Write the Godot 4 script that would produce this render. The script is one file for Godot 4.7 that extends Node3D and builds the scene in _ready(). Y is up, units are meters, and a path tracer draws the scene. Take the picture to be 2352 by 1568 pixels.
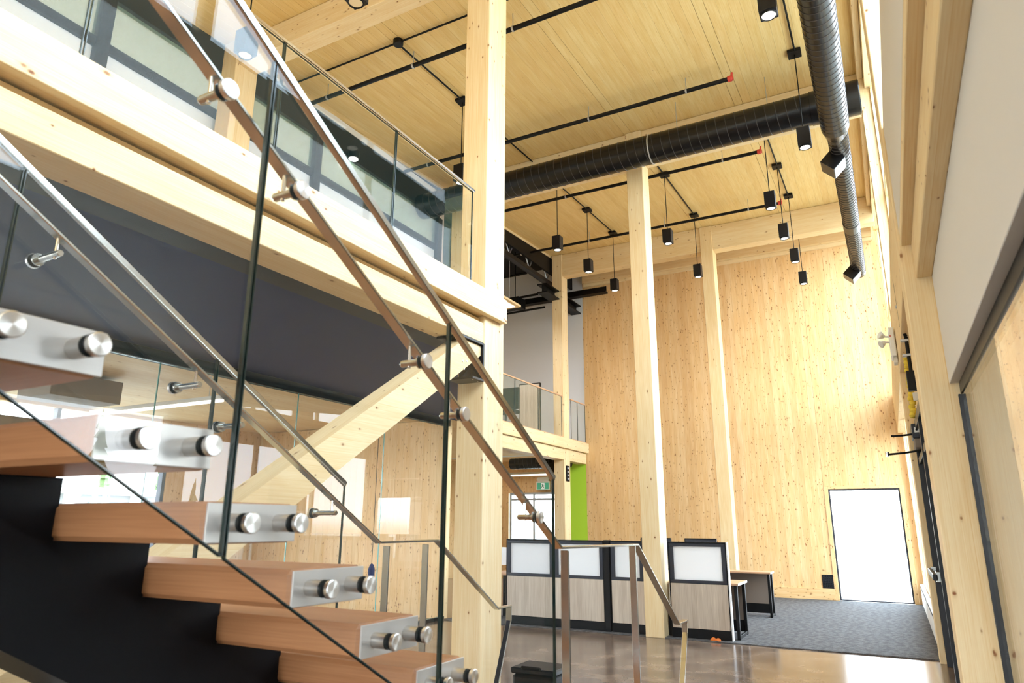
extends Node3D
# A timber hall: glass and timber stair, mezzanine, tall glulam columns, sloping board ceiling, ducts and pendant lights.

var rng := RandomNumberGenerator.new()
var M := {}
var used := {}

# ---------------------------------------------------------------- shapes
class Shape:
	var v := PackedVector3Array()
	var n := PackedVector3Array()
	var t := PackedVector2Array()
	func tri(a: Vector3, b: Vector3, c: Vector3, ta: Vector2, tb: Vector2, tc: Vector2, na = null, nb = null, nc = null) -> void:
		var f := (b - a).cross(c - a).normalized()
		v.append(a); v.append(c); v.append(b)
		t.append(ta); t.append(tc); t.append(tb)
		n.append(f if na == null else na); n.append(f if nc == null else nc); n.append(f if nb == null else nb)
	func quad(a: Vector3, b: Vector3, c: Vector3, d: Vector3, ta: Vector2, tb: Vector2, tc: Vector2, td: Vector2) -> void:
		tri(a, b, c, ta, tb, tc)
		tri(a, c, d, ta, tc, td)

func g2(p: Vector3, f: Vector3, grain: int, off: Vector2) -> Vector2:
	# texture place in metres: v runs along the grain axis, u across it on this face
	var others: Array
	match grain:
		0: others = [1, 2]
		1: others = [0, 2]
		_: others = [0, 1]
	var af := f.abs()
	var u: float
	if af[others[0]] > af[others[1]]:
		u = p[others[1]]
	else:
		u = p[others[0]]
	return Vector2(u, p[grain]) + off

# chamfered box with its own frame T, size s, bevel b
func cb(sh: Shape, T: Transform3D, s: Vector3, b := 0.004, grain := 1) -> void:
	var h := s * 0.5
	b = minf(b, minf(h.x, minf(h.y, h.z)) * 0.49)
	var off := Vector2(rng.randf() * 7.0, rng.randf() * 9.0)
	var N: Basis = T.basis.orthonormalized()
	var P := func(sx, sy, sz, ax):   # corner point lying on the face across axis ax
		var p := Vector3(sx * (h.x - (0.0 if ax == 0 else b)), sy * (h.y - (0.0 if ax == 1 else b)), sz * (h.z - (0.0 if ax == 2 else b)))
		return p
	var face := func(a: Vector3, bb: Vector3, c: Vector3, d: Vector3):
		var f := (bb - a).cross(c - a).normalized()
		var mid := (a + bb + c + d) * 0.25
		if f.dot(mid) < 0.0:
			var q := bb; bb = d; d = q
			f = -f
		sh.quad(T * a, T * bb, T * c, T * d, g2(a, f, grain, off), g2(bb, f, grain, off), g2(c, f, grain, off), g2(d, f, grain, off))
	for sg in [-1.0, 1.0]:
		face.call(P.call(sg, -1, -1, 0), P.call(sg, 1, -1, 0), P.call(sg, 1, 1, 0), P.call(sg, -1, 1, 0))
		face.call(P.call(-1, sg, -1, 1), P.call(1, sg, -1, 1), P.call(1, sg, 1, 1), P.call(-1, sg, 1, 1))
		face.call(P.call(-1, -1, sg, 2), P.call(1, -1, sg, 2), P.call(1, 1, sg, 2), P.call(-1, 1, sg, 2))
	if b <= 0.0:
		return
	for p in [-1.0, 1.0]:
		for q in [-1.0, 1.0]:
			face.call(P.call(p, q, -1, 0), P.call(p, q, 1, 0), P.call(p, q, 1, 1), P.call(p, q, -1, 1))
			face.call(P.call(p, -1, q, 0), P.call(p, 1, q, 0), P.call(p, 1, q, 2), P.call(p, -1, q, 2))
			face.call(P.call(-1, p, q, 1), P.call(1, p, q, 1), P.call(1, p, q, 2), P.call(-1, p, q, 2))
			for r in [-1.0, 1.0]:
				var a: Vector3 = P.call(p, q, r, 0)
				var bb: Vector3 = P.call(p, q, r, 1)
				var c: Vector3 = P.call(p, q, r, 2)
				if (bb - a).cross(c - a).dot(a) < 0.0:
					var x := bb; bb = c; c = x
				sh.tri(T * a, T * bb, T * c, off, off, off)

# axis-aligned box from corner a to corner b
func bx(a: Vector3, b: Vector3, bev := 0.004, grain := 1, sh: Shape = null) -> Shape:
	if sh == null: sh = Shape.new()
	cb(sh, Transform3D(Basis(), (a + b) * 0.5), (b - a).abs(), bev, grain)
	return sh

# bar from p to q: w across (sideways), h in the direction nearest to up; its grain runs along it
func bar(p: Vector3, q: Vector3, w: float, h: float, bev := 0.003, up := Vector3.UP, sh: Shape = null) -> Shape:
	if sh == null: sh = Shape.new()
	var d := (q - p).normalized()
	var side := up.cross(d).normalized()
	var u := d.cross(side).normalized()
	cb(sh, Transform3D(Basis(side, u, d), (p + q) * 0.5), Vector3(w, h, (q - p).length()), bev, 2)
	return sh

# polygon (2D) extruded along an axis: 0 -> points are (z, y), 1 -> points are (x, z)
func prism(pts: PackedVector2Array, axis: int, lo: float, hi: float, grain := 1, sh: Shape = null) -> Shape:
	if sh == null: sh = Shape.new()
	var at := func(p: Vector2, h: float) -> Vector3:
		return Vector3(h, p.y, p.x) if axis == 0 else Vector3(p.x, h, p.y)
	var tris := Geometry2D.triangulate_polygon(pts)
	for k in range(0, tris.size(), 3):
		for side in [lo, hi]:
			var a: Vector3 = at.call(pts[tris[k]], side)
			var b: Vector3 = at.call(pts[tris[k + 1]], side)
			var c: Vector3 = at.call(pts[tris[k + 2]], side)
			var f := (b - a).cross(c - a)
			if (f[axis] > 0.0) != (side == maxf(lo, hi)):
				var x := b; b = c; c = x
				f = -f
			f = f.normalized()
			sh.tri(a, b, c, g2(a, f, grain, Vector2.ZERO), g2(b, f, grain, Vector2.ZERO), g2(c, f, grain, Vector2.ZERO))
	var area := 0.0
	for k in pts.size():
		area += pts[k].cross(pts[(k + 1) % pts.size()])
	for k in pts.size():
		var a: Vector3 = at.call(pts[k], lo)
		var b: Vector3 = at.call(pts[(k + 1) % pts.size()], lo)
		var c: Vector3 = at.call(pts[(k + 1) % pts.size()], hi)
		var d: Vector3 = at.call(pts[k], hi)
		var f := (b - a).cross(c - a).normalized()
		var e := (pts[(k + 1) % pts.size()] - pts[k])
		var o2 := Vector2(e.y, -e.x) * signf(area)
		var out: Vector3 = at.call(o2, 0.0)
		if f.dot(out) < 0.0:
			var x := b; b = d; d = x
			f = -f
		sh.quad(a, b, c, d, g2(a, f, grain, Vector2.ZERO), g2(b, f, grain, Vector2.ZERO), g2(c, f, grain, Vector2.ZERO), g2(d, f, grain, Vector2.ZERO))
	return sh

# turned shape: profile of (radius, along) round the line from p in direction d
func lathe(p: Vector3, d: Vector3, prof: Array, seg := 20, smooth := false, sh: Shape = null) -> Shape:
	if sh == null: sh = Shape.new()
	d = d.normalized()
	var x := d.cross(Vector3(0.31, 0.87, 0.37)).normalized()
	var y := d.cross(x).normalized()
	for k in prof.size() - 1:
		var a: Vector2 = prof[k]
		var b: Vector2 = prof[k + 1]
		if a.is_equal_approx(b): continue
		var e := (b - a).normalized()
		for s in seg:
			var t0 := TAU * s / seg
			var t1 := TAU * (s + 1) / seg
			var r0 := x * cos(t0) + y * sin(t0)
			var r1 := x * cos(t1) + y * sin(t1)
			var n0 := (r0 * e.y - d * e.x).normalized()
			var n1 := (r1 * e.y - d * e.x).normalized()
			var A := p + d * a.y + r0 * a.x
			var B := p + d * a.y + r1 * a.x
			var Cc := p + d * b.y + r1 * b.x
			var D := p + d * b.y + r0 * b.x
			var u0 := Vector2(t0 * 0.2, a.y); var u1 := Vector2(t1 * 0.2, a.y); var u2 := Vector2(t1 * 0.2, b.y); var u3 := Vector2(t0 * 0.2, b.y)
			if a.x > 1e-5: sh.tri(A, B, Cc, u0, u1, u2, n0, n1, n1) if (B - A).cross(Cc - A).dot(n0) > 0 else sh.tri(A, Cc, B, u0, u2, u1, n0, n1, n1)
			if b.x > 1e-5: sh.tri(A, Cc, D, u0, u2, u3, n0, n1, n0) if (Cc - A).cross(D - A).dot(n0) > 0 else sh.tri(A, D, Cc, u0, u3, u2, n0, n0, n1)
	return sh

func rod(p: Vector3, q: Vector3, r: float, seg := 12, sh: Shape = null) -> Shape:
	var l := (q - p).length()
	var c := minf(r * 0.25, 0.004)
	return lathe(p, q - p, [Vector2(0, 0), Vector2(r - c, 0), Vector2(r, c), Vector2(r, l - c), Vector2(r - c, l), Vector2(0, l)], seg, true, sh)

func tube(pts: Array, r: float, seg := 10, sh: Shape = null) -> Shape:
	if sh == null: sh = Shape.new()
	for k in pts.size() - 1:
		rod(pts[k], pts[k + 1], r, seg, sh)
	return sh

# ---------------------------------------------------------------- nodes
func numbered(called: String) -> String:
	if not used.has(called):
		used[called] = 0
		return called
	used[called] += 1
	return "%s_%03d" % [called, used[called]]

func at_of(o: Node) -> Vector3:
	var p := Vector3.ZERO
	while o != null and o != self:
		p += o.position
		o = o.get_parent()
	return p

func mesh_of(sh: Shape, m: Material, off: Vector3) -> ArrayMesh:
	var vv := sh.v.duplicate()
	for k in vv.size():
		vv[k] -= off
	var a := []
	a.resize(Mesh.ARRAY_MAX)
	a[Mesh.ARRAY_VERTEX] = vv
	a[Mesh.ARRAY_NORMAL] = sh.n
	a[Mesh.ARRAY_TEX_UV] = sh.t
	var am := ArrayMesh.new()
	am.add_surface_from_arrays(Mesh.PRIMITIVE_TRIANGLES, a)
	am.surface_set_material(0, m)
	return am

func obj(called: String, sh: Shape, m: Material, parent: Node3D = null) -> MeshInstance3D:
	var o := MeshInstance3D.new()
	if parent == null:
		o.name = numbered(called)
		var lo := sh.v[0]
		var hi := sh.v[0]
		for p in sh.v:
			lo = lo.min(p); hi = hi.max(p)
		var at := Vector3((lo.x + hi.x) * 0.5, lo.y, (lo.z + hi.z) * 0.5)
		o.mesh = mesh_of(sh, m, at)
		o.position = at
		add_child(o)
	else:
		o.name = called
		o.mesh = mesh_of(sh, m, at_of(parent))
		parent.add_child(o, true)
	return o

func tag(o: Node3D, label: String, category: String, group := "") -> Node3D:
	o.set_meta("label", label)
	o.set_meta("category", category)
	if group != "": o.set_meta("group", group)
	return o

func thing(called: String, label: String, category: String, at: Vector3, group := "") -> Node3D:
	var o := Node3D.new()
	o.name = numbered(called)
	o.position = at
	add_child(o)
	tag(o, label, category, group)
	return o

func struct(called: String, sh: Shape, m: Material, label := "") -> MeshInstance3D:
	var o := obj(called, sh, m)
	o.set_meta("kind", "structure")
	if label != "": o.set_meta("label", label)
	return o

func struct_node(called: String, at: Vector3, label := "") -> Node3D:
	var o := Node3D.new()
	o.name = numbered(called)
	o.position = at
	o.set_meta("kind", "structure")
	if label != "": o.set_meta("label", label)
	add_child(o)
	return o

# ---------------------------------------------------------------- materials
func mat(called: String, c: Color, rough := 0.6, metal := 0.0, spec := 0.5) -> StandardMaterial3D:
	var m := StandardMaterial3D.new()
	m.resource_name = called
	m.albedo_color = c
	m.roughness = rough
	m.metallic = metal
	m.metallic_specular = spec
	M[called] = m
	return m

func c8(r: int, g: int, b: int) -> Color:
	return Color8(r, g, b)

func glass_mat(called: String, c: Color, a: float) -> StandardMaterial3D:
	var m := mat(called, c, 0.0, 0.0, 0.36)
	m.albedo_color.a = a
	m.transparency = BaseMaterial3D.TRANSPARENCY_ALPHA
	return m

# timber: 1 m across, 4 m along the grain
func timber_image(seed_: int, light: Color, dark: Color, band: float, knots: int, knot_size: float, knot_col: Color, streak := 1.0) -> ImageTexture:
	var w := 512
	var h := 1024
	var n1 := FastNoiseLite.new(); n1.seed = seed_; n1.noise_type = FastNoiseLite.TYPE_SIMPLEX; n1.frequency = 1.0; n1.fractal_octaves = 2
	var n2 := FastNoiseLite.new(); n2.seed = seed_ + 7; n2.noise_type = FastNoiseLite.TYPE_SIMPLEX; n2.frequency = 1.0; n2.fractal_octaves = 3
	var rg := RandomNumberGenerator.new()
	rg.seed = seed_
	var tone := PackedFloat32Array()
	for k in 64: tone.append(rg.randf_range(-1.0, 1.0))
	var val := PackedFloat32Array()
	val.resize(w * h)
	for y in h:
		var wy := float(y) / h
		for x in w:
			var wx := float(x) / w
			# wraps round both ways: two circles
			var ca := cos(TAU * wx); var sa := sin(TAU * wx)
			var g := n1.get_noise_3d(ca * 16.0, sa * 16.0, absf(wy - 0.5) * 9.0)
			var l := n2.get_noise_3d(ca * 1.6, sa * 1.6, absf(wy - 0.5) * 5.0)
			var s := 0.5 + (0.32 * g + 0.3 * l) * streak
			if band > 0.0:
				var k := int(wx / band)
				s += 0.16 * tone[k % 64]
				var e := fposmod(wx, band) / band
				if e < 0.03: s += 0.35
			val[y * w + x] = s
	var img := Image.create(w, h, false, Image.FORMAT_RGB8)
	for y in h:
		for x in w:
			img.set_pixel(x, y, light.lerp(dark, clampf(val[y * w + x], 0.0, 1.0)))
	for k in knots:
		var cx := rg.randi_range(0, w - 1)
		var cy := rg.randi_range(0, h - 1)
		var r := knot_size * rg.randf_range(0.5, 1.3)
		var rx := r * w
		var ry := r * h / 4.0 * rg.randf_range(0.9, 1.8)
		var deep := rg.randf_range(0.5, 1.0)
		for dy in range(-int(ry * 3) - 1, int(ry * 3) + 2):
			for dx in range(-int(rx * 2) - 1, int(rx * 2) + 2):
				var q := Vector2(dx / rx, dy / ry)
				var d := q.length()
				var d2 := Vector2(dx / (rx * 1.8), dy / (ry * 3.0)).length()
				var a := clampf(1.6 - d * 1.2, 0.0, 1.0) * deep
				a = maxf(a, clampf(1.0 - d2, 0.0, 1.0) * 0.25)
				if a > 0.0:
					var px := posmod(cx + dx, w); var py := posmod(cy + dy, h)
					img.set_pixel(px, py, img.get_pixel(px, py).lerp(knot_col, a))
	img.generate_mipmaps()
	return ImageTexture.create_from_image(img)

func timber(called: String, tex: Texture2D, tint := Color.WHITE, rough := 0.55) -> StandardMaterial3D:
	var m := mat(called, tint, rough, 0.0, 0.4)
	m.albedo_texture = tex
	m.uv1_scale = Vector3(1.0, 0.25, 1.0)
	return m

func mottle_image(seed_: int, a: Color, b: Color, f: float, stretch: float, speck: float) -> ImageTexture:
	var w := 512
	var n1 := FastNoiseLite.new(); n1.seed = seed_; n1.noise_type = FastNoiseLite.TYPE_SIMPLEX; n1.frequency = f; n1.fractal_octaves = 5
	var rg := RandomNumberGenerator.new(); rg.seed = seed_
	var img := Image.create(w, w, false, Image.FORMAT_RGB8)
	for y in w:
		for x in w:
			var fx := absf(x - w * 0.5); var fy := absf(y - w * 0.5)
			var s := 0.5 + 0.5 * n1.get_noise_2d(fx * stretch, fy) + rg.randf_range(-speck, speck)
			img.set_pixel(x, y, a.lerp(b, clampf(s, 0.0, 1.0)))
	img.generate_mipmaps()
	return ImageTexture.create_from_image(img)

func make_materials() -> void:
	var pine_l := c8(242, 221, 180); var pine_d := c8(226, 190, 134); var kn := c8(128, 74, 36)
	var glulam := timber_image(11, pine_l, pine_d, 0.0909, 46, 0.008, kn, 0.9)
	var board := timber_image(23, c8(240, 211, 164), c8(219, 173, 116), 0.0, 280, 0.0078, kn, 1.0)
	var ceil_b := timber_image(37, c8(241, 216, 158), c8(225, 185, 114), 0.0, 50, 0.004, c8(176, 124, 70), 1.0)
	timber("glulam", glulam)
	timber("board_a", board)
	timber("board_b", board, c8(253, 249, 242))
	timber("board_c", board, c8(249, 243, 236))
	timber("board_d", board, c8(255, 252, 246))
	timber("ceil_a", ceil_b)
	timber("ceil_b", ceil_b, c8(253, 250, 244))
	timber("ceil_c", ceil_b, c8(250, 245, 239))
	timber("ceil_d", ceil_b, c8(255, 252, 249))
	timber("tread", timber_image(51, c8(190, 136, 94), c8(160, 106, 68), 0.0, 0, 0.01, kn, 0.9), Color.WHITE, 0.4)
	var lam := timber_image(67, c8(214, 200, 182), c8(176, 158, 140), 0.07, 0, 0.01, kn, 1.0)
	timber("laminate", lam, Color.WHITE, 0.5)
	timber("laminate_pale", lam, c8(250, 250, 248), 0.5)
	var con := mat("concrete", Color.WHITE, 0.17, 0.0, 0.5)
	con.albedo_texture = mottle_image(3, c8(160, 137, 118), c8(92, 76, 66), 0.011, 1.0, 0.1)
	con.uv1_triplanar = true; con.uv1_world_triplanar = true; con.uv1_scale = Vector3(0.28, 0.28, 0.28)
	var car := mat("carpet", Color.WHITE, 0.95, 0.0, 0.2)
	car.albedo_texture = mottle_image(5, c8(122, 119, 118), c8(72, 70, 70), 0.034, 0.8, 0.55)
	car.uv1_triplanar = true; car.uv1_world_triplanar = true; car.uv1_scale = Vector3(0.6, 0.6, 0.6)
	mat("drywall", c8(222, 216, 208), 0.8, 0.0, 0.3)
	mat("drywall_grey", c8(216, 216, 218), 0.8, 0.0, 0.3)
	mat("green_paint", c8(182, 222, 66), 0.6, 0.0, 0.3)
	mat("navy", c8(10, 27, 76), 0.6, 0.0, 0.35)
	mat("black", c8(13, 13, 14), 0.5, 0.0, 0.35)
	mat("black_satin", c8(18, 18, 21), 0.4, 0.0, 0.4)
	mat("duct_black", c8(13, 12, 13), 0.27, 0.0, 0.42)
	mat("duct_seam", c8(66, 60, 58), 0.4, 0.5)
	mat("charcoal", c8(52, 54, 62), 0.5, 0.0, 0.4)
	mat("rubber", c8(14, 12, 12), 0.7)
	mat("stringer_black", c8(12, 14, 18), 0.5, 0.0, 0.3)
	mat("steel", c8(198, 198, 192), 0.2, 1.0)
	mat("steel_brushed", c8(214, 210, 206), 0.3, 1.0)
	mat("spun_steel", c8(236, 234, 232), 0.28, 1.0)
	M.spun_steel.anisotropy_enabled = true
	M.spun_steel.anisotropy = 0.85
	mat("steel_bright", c8(238, 236, 232), 0.14, 1.0)
	mat("end_plate", c8(212, 207, 202), 0.28, 0.4)
	mat("galv", c8(190, 192, 196), 0.4, 0.8)
	mat("white", c8(240, 240, 240), 0.5)
	mat("off_white", c8(226, 222, 214), 0.6)
	mat("red", c8(196, 60, 44), 0.5)
	mat("yellow_foam", c8(226, 196, 70), 0.9)
	mat("taupe", c8(132, 118, 106), 0.7)
	mat("orange", c8(214, 110, 34), 0.8)
	mat("desk_wood", c8(206, 160, 122), 0.45)
	mat("grille_grey", c8(176, 182, 190), 0.4, 0.3)
	mat("grey_clad", c8(150, 152, 158), 0.7)
	mat("ground", c8(168, 164, 152), 0.9)
	mat("leaf", c8(86, 112, 62), 0.9)
	mat("bark", c8(96, 78, 62), 0.9)
	mat("blue_glass", c8(120, 152, 158), 0.15)
	glass_mat("pane", c8(150, 190, 180), 0.006)
	glass_mat("pane_green", c8(120, 186, 172), 0.04)
	glass_mat("pane_guard", c8(130, 180, 170), 0.008)
	M.pane_guard.metallic_specular = 0.18
	glass_mat("pane_sage", c8(146, 172, 152), 0.35)
	glass_mat("pane_full", c8(190, 214, 204), 0.02)
	M.pane_full.metallic_specular = 0.5
	glass_mat("pane_clear", c8(230, 240, 240), 0.0)
	mat("glass_edge", c8(10, 36, 34), 0.15, 0.0, 0.6)
	mat("glass_edge_pale", c8(120, 178, 168), 0.15, 0.0, 0.6)
	mat("white_panel", c8(226, 232, 240), 0.4)
	mat("frosted", c8(238, 240, 242), 0.55)
	M.frosted.backlight_enabled = true
	M.frosted.backlight = Color(0.9, 0.9, 0.9)
	for l in [["lamp_glow", Color(1, 0.98, 0.94), 7.0], ["led_glow", Color(1, 0.96, 0.92), 5.0]]:
		var m := mat(l[0], Color.WHITE, 0.5)
		m.emission_enabled = true
		m.emission = l[1]
		m.emission_energy_multiplier = l[2]

func ceil_y(z: float) -> float:
	return 7.155 - 0.0635 * z

# ---------------------------------------------------------------- reusable things
func pane(called: String, pts: PackedVector2Array, x: float, thick: float, parent: Node3D, m := "pane", edge := "glass_edge") -> void:
	# a sheet of glass in the plane x, outline in (z, y); its cut edges are a strip of their own
	var g := obj(called, prism(pts, 0, x - thick * 0.5, x + thick * 0.5), M[m], parent)
	if edge == "": return
	var sh := Shape.new()
	var mid := Vector2.ZERO
	for p in pts: mid += p / pts.size()
	for k in pts.size():
		var a := pts[k]
		var b := pts[(k + 1) % pts.size()]
		var inw := 0.004
		var e := (b - a).normalized()
		var nn := Vector2(-e.y, e.x)
		if nn.dot(mid - a) < 0.0: nn = -nn
		var c := (a + b) * 0.5 - nn * 0.001
		var d3 := Vector3(0, e.y, e.x)
		var n3 := Vector3(0, nn.y, nn.x)
		cb(sh, Transform3D(Basis(Vector3.RIGHT, n3, Vector3.RIGHT.cross(n3)), Vector3(x, c.y, c.x)), Vector3(thick + 0.001, inw, (b - a).length()), 0.0005, 2)
	obj("cut_edge", sh, M[edge], g)

func column(label: String, x0: float, x1: float, z0: float, z1: float, y0: float, y1: float, m := "glulam") -> MeshInstance3D:
	var o := obj("glulam_column", bx(Vector3(x0, y0, z1), Vector3(x1, y1, z0), 0.006, 1), M[m])
	tag(o, label, "column")
	return o

func beam(called: String, label: String, a: Vector3, b: Vector3, grain: int, m := "glulam", bev := 0.005) -> MeshInstance3D:
	var o := obj(called, bx(a, b, bev, grain), M[m])
	tag(o, label, "beam")
	return o

func pendant(x: float, z: float, bottom: float, label: String, lit := true) -> void:
	var s := 0.16
	var hgt := 0.275
	var cy := ceil_y(z)
	var t := thing("pendant_light", label, "pendant light", Vector3(x, bottom, z), "black cube pendant lights")
	obj("ceiling_box", bx(Vector3(x - 0.085, cy - 0.06, z - 0.085), Vector3(x + 0.085, cy - 0.012, z + 0.085), 0.005), M.black, t)
	obj("stem", rod(Vector3(x, bottom + hgt, z), Vector3(x, cy - 0.05, z), 0.007, 8), M.black, t)
	var sh := Shape.new()
	bx(Vector3(x - s / 2, bottom + 0.02, z - s / 2), Vector3(x + s / 2, bottom + hgt, z + s / 2), 0.004, 1, sh)
	obj("housing", sh, M.black_satin, t)
	obj("trim_ring", lathe(Vector3(x, bottom, z), Vector3.UP, [Vector2(0.062, 0.024), Vector2(0.062, 0.004), Vector2(0.068, 0.0), Vector2(0.074, 0.005), Vector2(0.074, 0.024)], 24), M.black, t)
	var l := obj("lamp_lens", lathe(Vector3(x, bottom, z), Vector3.UP, [Vector2(0, 0.01), Vector2(0.062, 0.01), Vector2(0.062, 0.015), Vector2(0, 0.015)], 24), M.lamp_glow if lit else M.steel_bright, t)
	if lit:
		var sp := SpotLight3D.new()
		sp.name = "beam_light"
		sp.position = Vector3(0, -0.01, 0)
		sp.rotation_degrees = Vector3(-90, 0, 0)
		sp.light_color = Color(1, 0.95, 0.86)
		sp.light_energy = 1.6
		sp.spot_angle = 38.0
		sp.spot_range = 12.0
		sp.spot_attenuation = 2.0
		sp.light_size = 0.05
		sp.shadow_enabled = true
		t.add_child(sp)

func boards_z(parent: Node3D, z: float, thick: float, x0: float, x1: float, w: float, span: Callable, mats: Array) -> void:
	# upright boards side by side in the plane z (front), each a piece of its own
	var x := x0
	while x < x1 - 0.01:
		var xe := minf(x + w, x1)
		for s in span.call(x, xe):
			var out := rng.randf_range(0.0, 0.0025)
			obj("board", bx(Vector3(x + 0.0004, s[0], z - thick), Vector3(xe - 0.0004, s[1], z + out), 0.0012, 1), M[mats[rng.randi() % mats.size()]], parent)
		x = xe

# ---------------------------------------------------------------- the scene
func _ready() -> void:
	rng.seed = 4711
	var cam := Camera3D.new()
	cam.name = "camera"
	var ca := CameraAttributesPhysical.new()
	ca.frustum_focal_length = 24.158
	ca.frustum_focus_distance = 9.5
	ca.exposure_aperture = 4.0
	ca.frustum_near = 0.05
	ca.frustum_far = 400.0
	cam.attributes = ca
	cam.position = Vector3(0, 1.5, 0)
	cam.rotation = Vector3(0.25883311, 0.49487931, 0.00503893)
	add_child(cam)
	cam.current = true
	var we := WorldEnvironment.new()
	we.name = "environment"
	var env := Environment.new()
	env.background_mode = Environment.BG_SKY
	var sky := Sky.new()
	var sm := ProceduralSkyMaterial.new()
	sm.sky_top_color = Color(0.8, 0.91, 1.0)
	sm.sky_horizon_color = Color(0.95, 0.98, 1.0)
	sm.sky_curve = 0.3
	sm.ground_horizon_color = Color(0.72, 0.71, 0.68)
	sm.ground_bottom_color = Color(0.55, 0.54, 0.5)
	sm.sky_energy_multiplier = 1.0
	sm.ground_energy_multiplier = 1.0
	sky.sky_material = sm
	env.sky = sky
	env.background_energy_multiplier = 24.0
	env.tonemap_mode = Environment.TONE_MAPPER_LINEAR
	env.tonemap_exposure = 0.56
	env.sdfgi_enabled = true
	env.ssao_enabled = true
	env.ssil_enabled = true
	we.environment = env
	add_child(we)
	make_materials()
	build_shell()
	build_far_wall()
	build_right_wall()
	build_left_rooms()
	build_frame()
	build_mezzanine()
	build_stair()
	build_services()
	build_furniture()
	build_outside()

func build_shell() -> void:
	struct("floor", bx(Vector3(-11.3, -0.2, -18.5), Vector3(4.6, 0.0, 6.5), 0.0), M.concrete, "polished brown-grey concrete floor")
	var cp := obj("carpet", bx(Vector3(-6.55, 0.0, -16.29), Vector3(0.42, 0.014, -9.85), 0.003), M.carpet)
	tag(cp, "mottled grey carpet on the floor between the cubicles and the far timber wall", "carpet")
	# sloping ceiling of long boards
	var ce := struct_node("ceiling", Vector3(-3.2, 7.0, -5.0), "sloping ceiling of pale timber boards")
	var ang := atan(0.0635)
	var deck := Shape.new()
	var zc := (6.4 - 16.5) * 0.5
	var L := 22.9 / cos(ang)
	var T := Basis(Vector3.RIGHT, ang)
	cb(deck, Transform3D(T, Vector3(-3.2, ceil_y(zc), zc) + T.y * 0.19), Vector3(7.5, 0.2, L), 0.0, 2)
	obj("roof_deck", deck, M.glulam, ce)
	var mats := ["ceil_a", "ceil_b", "ceil_c", "ceil_d"]
	var x := -6.93
	var k := 0
	while x < 0.54:
		var w := 0.128
		var sh := Shape.new()
		var gap := 0.009 if k in [15, 29, 43] else 0.0008
		cb(sh, Transform3D(T, Vector3(x + w * 0.5, ceil_y(zc), zc) + T.y * (0.045 + rng.randf_range(0.0, 0.002))), Vector3(w - gap, 0.09, L), 0.0012, 2)
		obj("board", sh, M[mats[rng.randi() % 4]], ce)
		x += w
		k += 1
	# lower dark roof over the left side
	struct("ceiling_left", bx(Vector3(-11.4, 8.36, -18.5), Vector3(-6.9, 8.6, 6.5), 0.0), M.black, "dark roof deck over the upper floor")
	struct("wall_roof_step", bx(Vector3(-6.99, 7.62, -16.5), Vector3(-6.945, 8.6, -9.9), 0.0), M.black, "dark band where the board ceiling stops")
	var bw := Shape.new()
	bx(Vector3(-11.3, 0.0, 6.3), Vector3(4.6, 0.5, 6.5), 0.0, 1, bw)
	bx(Vector3(-11.3, 4.2, 6.3), Vector3(4.6, 8.6, 6.5), 0.0, 1, bw)
	bx(Vector3(-11.3, 0.5, 6.3), Vector3(-4.6, 4.2, 6.5), 0.0, 1, bw)
	bx(Vector3(0.2, 0.5, 6.3), Vector3(4.6, 4.2, 6.5), 0.0, 1, bw)
	struct("wall_back", bw, M.glulam, "timber wall behind the stair with an added fill window")
	var wb := struct_node("window_40", Vector3(-3.0, 0.5, 6.4), "added window behind the camera for fill light")  # unseen window, added to give fill light from behind
	for j in 5:
		obj("mullion", bx(Vector3(-4.64 + j * 1.2, 0.5, 6.34), Vector3(-4.56 + j * 1.2, 4.2, 6.46), 0.003), M.glulam, wb)
	obj("glass_pane", bx(Vector3(-4.6, 0.5, 6.395), Vector3(0.2, 4.2, 6.405), 0.0), M.pane_clear, wb)
	var edge := obj("ceiling_edge_board", bar(Vector3(-6.955, ceil_y(6.2) + 0.03, 6.2), Vector3(-6.955, ceil_y(-16.2) + 0.03, -16.2), 0.05, 0.16), M.glulam)
	tag(edge, "long timber edge board closing the board ceiling beside the dark roof", "board")

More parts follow.
